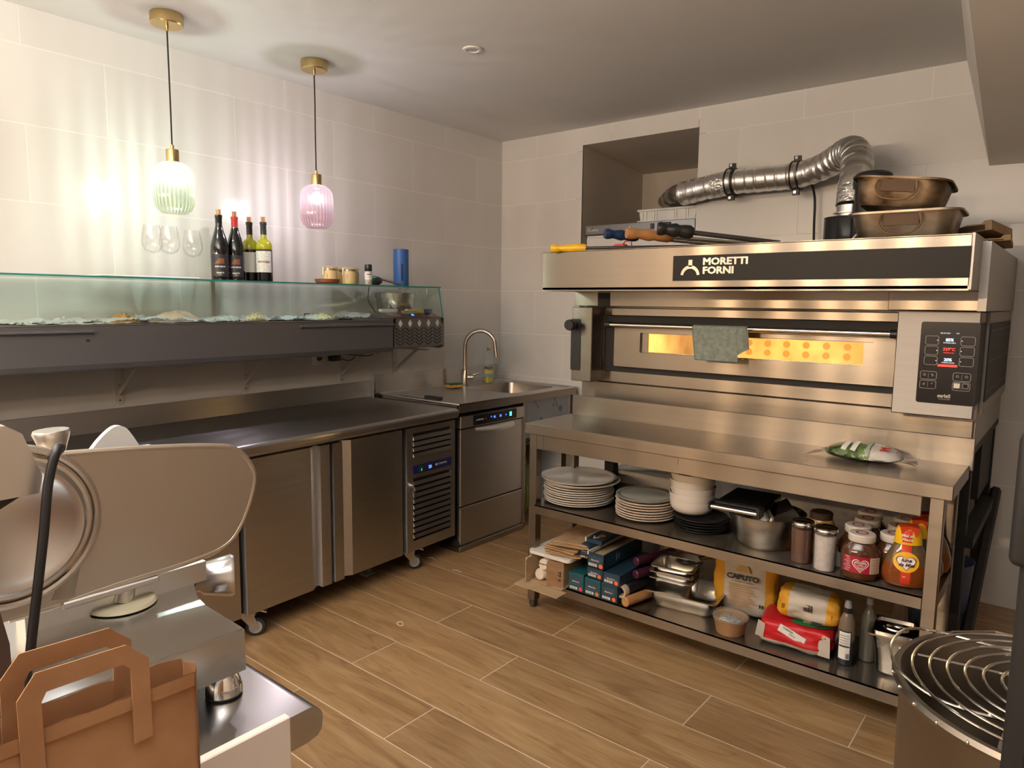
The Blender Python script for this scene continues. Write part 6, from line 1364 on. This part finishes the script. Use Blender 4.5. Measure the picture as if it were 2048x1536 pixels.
t = thing('blue_bucket', 'pale blue bucket on the floor behind the right end of the work table', 'bucket', (2.93, -.72, 0)); B().shell([(.085, 0), (.088, .004), (.115, .40), (.118, .405)], .003, 36).obj('bucket', mat('blue_bucket_plastic', (.06, .10, .20), .4), t)
# paper scraps on the floor
for i, (x, y, lab) in enumerate(((1.09, -1.96, 'tiny curled white label scrap on the floor, nearest the foreground counter'), (.63, -1.32, 'thin pale scrap on the floor beside the castor'), (.86, -1.36, 'small pale thread of plastic on the floor in front of the dishwasher'))):
    t = thing('paper_scrap', lab, 'scrap', (x, y, .0005)); B().tube(spline([(-.02, 0, .001), (0, .012, .006), (.02, .0, .001), (.005, -.012, .001), (-.015, -.004, .004)], 4) if i == 0 else [(-.03, 0, .001), (.0, .008, .002), (.03, .0, .001)], .0012, 5).obj('scrap', WHT, t)
t = thing('plastic_scrap', 'crumpled clear plastic scrap on the floor under the refrigerated counter', 'scrap', (.56, -1.70, .001)); B().grid(lambda u, v: (-.03+.06*u, -.04+.08*v, .012+.012*noise.noise(Vector((u*5, v*5, 4)))), 10, 10).obj('film', FILM, t)
# ================================================================ FOREGROUND LEFT: counter, slicer, bag
t = thing('foreground_counter', 'stainless counter with rounded front edge carrying the meat slicer, bottom left', 'counter', (1.9, -3.7, 0))
prof = [(-4.15, .812), (-3.41, .812), (-3.395, .815), (-3.388, .822)]
for i in range(7):
    a = i*PI/2/6; prof.append((-3.408+.022*math.cos(a), .838+.022*math.sin(a)))
prof += [(-4.15, .86)]
B().prism([(y, z) for y, z in prof], 1.55, 2.540, 'x').obj('worktop', steel('foreground_worktop', (.50, .49, .48), .24, (0, 1, 1), .7), t, world=True, ang=30)
for x in (1.60, 2.50):
    for y in (-3.45, -4.10): B().box(x-.02, x+.02, y-.02, y+.02, 0, .812, .002).obj('leg', SDK, t, world=True)
B().box(1.58, 2.52, -4.12, -3.43, .25, .254).obj('undershelf', SDK, t, world=True)
t = thing('white_end_panel', 'white board with a pale edge fixed upright to the end of the foreground counter', 'board', (2.5415, -3.7, 0))
B().box(0, .013, -.38, .255, .12, .872, .0015).box(.0, .013, -.36, -.33, 0, .12).box(.0, .013, .20, .23, 0, .12).obj('board', mat('white_laminate', (.62, .55, .49), .5), t)
# meat slicer
t = thing('meat_slicer', 'large aluminium meat slicer with round blade and broad gauge plate, bottom left', 'slicer', (2.2, -3.6, .86))
ALU = mat('anodised_aluminium', (.62, .61, .60), .30, 1.0); ALP = mat('polished_base_aluminium', (.58, .59, .60), .24, 1.0)
PL = mat('gauge_plate_aluminium', (.50, .43, .35), .42, .95)
po = [(2.44, -4.0), (2.44, -3.440), (2.334, -3.437), (2.290, -3.430), (2.255, -3.416), (2.222, -3.398), (2.185, -3.392), (1.86, -3.392), (1.86, -4.0)]
B().prism(po, .893, .951, 'z').prism([(2.02+(x-2.02)*.995, -3.65+(y+3.65)*.993) for x, y in po], .951, .9535, 'z').obj('base', ALP, t, world=True, ang=25)
for x, y in ((2.420, -3.462), (1.90, -3.42), (2.41, -3.96), (1.90, -3.96)):
    B().lathe([(0, 0), (.0235, 0), (.0245, .003), (0, .003)], 24, (x, y, .8604)).obj('rubber_foot_pad', RUB, t, world=True)
    B().lathe([(0, .003), (.0245, .003), (.0240, .012), (.0200, .024), (.013, .034), (0, .034)], 30, (x, y, .8604)).obj('foot', CHR, t, world=True)
# gauge plate (plane x about 2.25), outline in (y, z)
out = spline([(0, -3.635, 1.196), (0, -3.50, 1.186), (0, -3.380, 1.172), (0, -3.335, 1.158), (0, -3.308, 1.120), (0, -3.312, 1.080), (0, -3.335, 1.030), (0, -3.365, 1.004), (0, -3.43, .995), (0, -3.52, .992), (0, -3.577, .988), (0, -3.61, .985), (0, -3.66, .985)], 6)
poly = [(p.y, p.z) for p in out]+[(-3.72, .985), (-3.72, 1.196)]
gp = B(); gp.prism(poly, 2.243, 2.251, 'x'); plate_o = gp.obj('gauge_plate', PL, t, world=True, ang=30)
B().tube([(2.247, p.y, p.z) for p in out], .0052, 10).obj('rolled_edge', PL, plate_o, world=True)
DC = (-3.652, 1.108)
for r, q, h in ((.097, .006, .003),): B().tube([(2.252, DC[0]+(r+.006)*math.cos(a), DC[1]+(r+.006)*math.sin(a)) for a in [2*PI*i/60 for i in range(60)]], .0055, 8, closed=True).obj('blade_opening_rim', PL, plate_o, world=True)
B().add([(2.251, -3.556, 1.112), (2.251, -3.612, .996), (2.251, -3.583, .993), (2.257, -3.600, .996)], [(0, 1, 3), (0, 3, 2), (0, 2, 1), (1, 2, 3)]).obj('pressed_ridge', PL, plate_o, world=True)
# blade and guard
b = B(); b.lathe([(0, .004), (.066, .004), (.072, .010), (.082, .012), (.0885, .003), (.0890, .0), (.0, .0)], 72).xf(Matrix.Translation((2.254, DC[0], DC[1])) @ Matrix.Rotation(PI/2, 4, 'Y')); bl = b.obj('blade_guard_disc', ALU, t, world=True, ang=50)
B().lathe([(.0890, .001), (.0935, .0012), (.0935, .0022), (.0890, .0025), (.0890, .001)], 90).xf(Matrix.Translation((2.2535, DC[0], DC[1])) @ Matrix.Rotation(PI/2, 4, 'Y')).obj('blade_edge', CHR, t, world=True, ang=80)
# carriage block nearest the camera, upper left
B().prism([(-3.99, 1.282), (-3.702, 1.272), (-3.688, 1.262), (-3.672, 1.214), (-3.676, 1.196), (-3.99, 1.192)], 2.35, 2.455, 'x').obj('carriage_body', noisy(mat('carriage_aluminium', (.66, .62, .57), .32, .9), (.62, .58, .53), (.68, .64, .59), (4, 4, 4)), t, world=True, ang=20)
B().prism([(-3.99, 1.192), (-3.69, 1.192), (-3.72, 1.176), (-3.99, 1.172)], 2.30, 2.44, 'x').obj('dark_underside', BLK, t, world=True)
B().prism([(-3.99, 1.175), (-3.722, 1.175), (-3.716, 1.09), (-3.706, 1.03), (-3.706, .953), (-3.99, .953)], 2.28, 2.43, 'x').obj('motor_column', mat('slicer_column', (.20, .15, .13), .35, .8), t, world=True, ang=20)
# knobs, handles
def knob(name, p, d, r0, r1, L, par=t, flutes=0):
    p = Vector(p); d = Vector(d).normalized(); m = d.to_track_quat('Z', 'Y').to_matrix().to_4x4(); m.translation = p
    b = B().lathe([(0, 0), (r0*.75, 0), (r0*.8, L*.12), (r0, L*.2), (r1, L*.88), (r1*.93, L*.97), (r1*.5, L), (0, L)], 42, rib=(flutes, .05) if flutes else None).xf(m); return b.obj(name, ALU, par, world=True, ang=45)
knob('slice_thickness_knob', (2.205, -3.392, .945), (.45, .85, .0), .025, .033, .062, flutes=10)
knob('carriage_lock_knob', (2.15, -3.565, 1.165), (.0, -.05, 1), .014, .0245, .048)
B().prism([(p.y, p.z) for p in spline([(0, -3.520, 1.15), (0, -3.497, 1.180), (0, -3.475, 1.199), (0, -3.460, 1.200), (0, -3.448, 1.188), (0, -3.425, 1.145)], 6)], 2.114, 2.126, 'x').obj('hand_guard', mat('off_white_guard', (.66, .63, .59), .4), t, world=True, ang=30)
B().box(2.10, 2.125, -3.53, -3.41, .953, 1.16).obj('guard_post', ALU, t, world=True)
B().cyl((2.235, -3.516, .9555), (2.235, -3.516, .9600), .046, .043, 40).obj('rubber_buffer', mat('yellowed_rubber', (.48, .42, .28), .5), t, world=True)
B().cyl((2.235, -3.516, .960), (2.235, -3.510, .985), .016, .014, 20).obj('stem', SAT, t, world=True)
B().box(2.236, 2.256, -3.60, -3.47, .979, .989, .002).box(2.20, 2.24, -3.64, -3.39, .9535, .985).obj('plate_carrier', SAT, t, world=True)
t = thing('slicer_power_cord', 'thick black cord looped over the slicer and falling along its side', 'cable', (2.47, -3.68, 1.2))
B().tube(spline([(2.42, -3.652, 1.226), (2.45, -3.652, 1.240), (2.470, -3.662, 1.243), (2.474, -3.673, 1.21), (2.478, -3.682, 1.155), (2.478, -3.697, 1.06), (2.48, -3.706, 1.012), (2.50, -3.730, .965), (2.53, -3.80, .92)], 8), .0048, 12).obj('cord', BLK, t, world=True)
# brown paper bag
t = thing('brown_carrier_bag', 'brown paper carrier bag with flat paper handles standing beside the slicer', 'bag', (2.62, -3.78, .70))
def bagside(x, nm, wav, zt_, y1=-3.616):
    b = B(); b.grid(lambda u, v: (x+.004*math.sin(v*7+u*5+wav), -3.96+(y1+3.96)*u+.002*math.sin(v*9), .70+(zt_+(.022*(1-u)*.5)-.70)*v+.0015*math.sin(u*40+wav)*(v > .95)), 30, 20); return b
b = bagside(2.660, 'f', 0, 1.041); b.add([(2.660, -3.616, .70), (2.660, -3.616, 1.041), (2.646, -3.608, 1.043), (2.646, -3.608, .70)], [(0, 1, 2, 3)]); b.add([(2.646, -3.608, .70), (2.646, -3.608, 1.043), (2.632, -3.618, 1.045), (2.632, -3.618, .70)], [(0, 1, 2, 3)])
b.add([(2.660, -3.96, .70), (2.632, -3.96, .70), (2.632, -3.618, .70), (2.660, -3.616, .70)], [(0, 1, 2, 3)]); b.obj('bag_body', BAGK, t, world=True, ang=60)
b = bagside(2.632, 'b', 2, 1.050, -3.618); b.obj('back_panel', BAGK, t, world=True, ang=60)
B().grid(lambda u, v: (2.6615+.0004*math.sin(u*9), -3.955+(3.955-3.618)*u, 1.030+.013*v+.011*(1-u)), 16, 2).obj('folded_rim', BAGK, t, world=True)
def handle(x, dy, dz, lean):
    Y = lambda u: -3.616-u
    O = [(-3.763, 1.00), (-3.763, 1.080), (-3.749, 1.099), (-3.679, 1.096), (-3.660, 1.077), (-3.660, 1.00)]; I = [(-3.746, 1.00), (-3.746, 1.072), (-3.742, 1.080), (-3.682, 1.079), (-3.676, 1.072), (-3.676, 1.00)]
    b = B(); n = 6; vs = []
    for tt in (0, .0012):
        for y, z in O+I: vs.append((x+tt+lean*(z-1.0), y+dy, z+dz))
    fs = []
    for i in range(n-1): fs += [(i, i+1, n+i+1, n+i), (2*n+i, 3*n+i, 3*n+i+1, 2*n+i+1), (i, 2*n+i, 2*n+i+1, i+1), (n+i, n+i+1, 3*n+i+1, 3*n+i)]
    fs += [(0, n, 3*n, 2*n), (n-1, 2*n-1, 4*n-1, 3*n-1)]
    return b.add(vs, fs).obj('paper_handle', BAGK, t, world=True, smooth=False)
handle(2.6630, 0, 0, .0); handle(2.6295, -.004, .010, .1)
t = thing('low_side_stand', 'small stand holding the paper carrier bag, below the frame', 'stand', (2.62, -3.78, 0)); B().box(-.055, .06, -.20, .18, .675, .699, .002).obj('top', WPNT, t)
for sx_ in (-.045, .05):
    for sy_ in (-.19, .17): B().box(sx_-.008, sx_+.008, sy_-.008, sy_+.008, 0, .675).obj('leg', WPNT, t)
# ================================================================ FOREGROUND RIGHT: spiral mixer
t = thing('spiral_mixer', 'spiral dough mixer with steel bowl and concentric wire guard, bottom right', 'mixer', (3.33, -2.41, 0))
MXS = steel('mixer_bowl_steel', (.27, .235, .20), .36, (1, 1, 0), .3)
B().lathe([(0, .32), (.235, .32), (.248, .36), (.252, .69), (.262, .705), (.2665, .712), (.262, .7205), (.252, .7205), (.246, .705), (.242, .40), (.20, .36), (0, .35)], 96).obj('bowl', MXS, t)
B().box(-.22, .62, -.24, .24, .06, .30, .02, 2).obj('mixer_base', mat('mixer_body_paint', (.35, .34, .32), .35), t)
B().cyl((0, 0, .29), (0, 0, .33), .15, n=32).obj('bowl_bearing', SDK, t)
for x, y in ((-.16, -.19), (-.16, .19), (.56, -.19), (.56, .19)): B().cyl((x, y, 0), (x, y, .062), .025).obj('foot', RUB, t)
gw = POL; GZR = .7285
def arc_pts(r, a0, a1, n, z=GZR): return [(r*math.cos(a0+(a1-a0)*i/n), r*math.sin(a0+(a1-a0)*i/n), z) for i in range(n+1)]
for k in range(8):
    r = .233-.0285*k; B().tube(arc_pts(r, math.radians(84), math.radians(262), 48), .0028, 8).obj('guard_ring', gw, t)
B().tube([(.02, .233, GZR-.004), (-.12, .226, GZR-.004)]+[(-.19+.0, .165, GZR-.004)], .0026, 8).obj('guard_spoke', gw, t)
B().tube(spline([(.03, .150, GZR-.005), (-.13, .150, GZR-.005), (-.222, .148, GZR-.005), (-.262, .105, GZR+.002), (-.274, .04, GZR+.004), (-.268, -.03, GZR+.004), (-.235, -.105, GZR+.002), (-.16, -.150, GZR-.005), (-.04, -.16+.02, GZR-.005), (.03, -.11, GZR-.005)], 8), .0030, 8).obj('guard_frame', gw, t)
B().tube([(-.228, .010, GZR-.005), (.03, .05, GZR-.005)], .0028, 8).obj('guard_spoke', gw, t)
for a in range(100, 262, 12): B().sph((.2655*math.cos(math.radians(a)), .2655*math.sin(math.radians(a)), .7135), .0035, 6).obj('rim_stud', CHR, t)
B().box(-.070, -.040, -.300, -.270, .33, 1.26, .004).box(-.066, .30, -.296, -.274, .30, .335).obj('guard_post', BLKM, t)
B().box(-.084, -.030, -.312, -.262, 1.035, 1.23, .012, 3).obj('black_grip', BLKM, t)
B().box(.26, .62, -.20, .20, .30, 1.16, .03, 2).obj('mixer_column', mat('mixer_column_paint', (.33, .32, .30), .35), t); B().box(-.02, .60, -.13, .13, 1.16, 1.34, .03, 2).obj('mixer_head', mat('mixer_head_paint', (.30, .29, .27), .35), t)
B().tube(spline([(.10, 0, 1.17), (.10, 0, .80), (.06, .09, .70), (-.06, .06, .62), (-.06, -.08, .54), (.08, -.08, .47), (.08, .05, .40)], 8), .016, 10).obj('dough_spiral', POL, t)
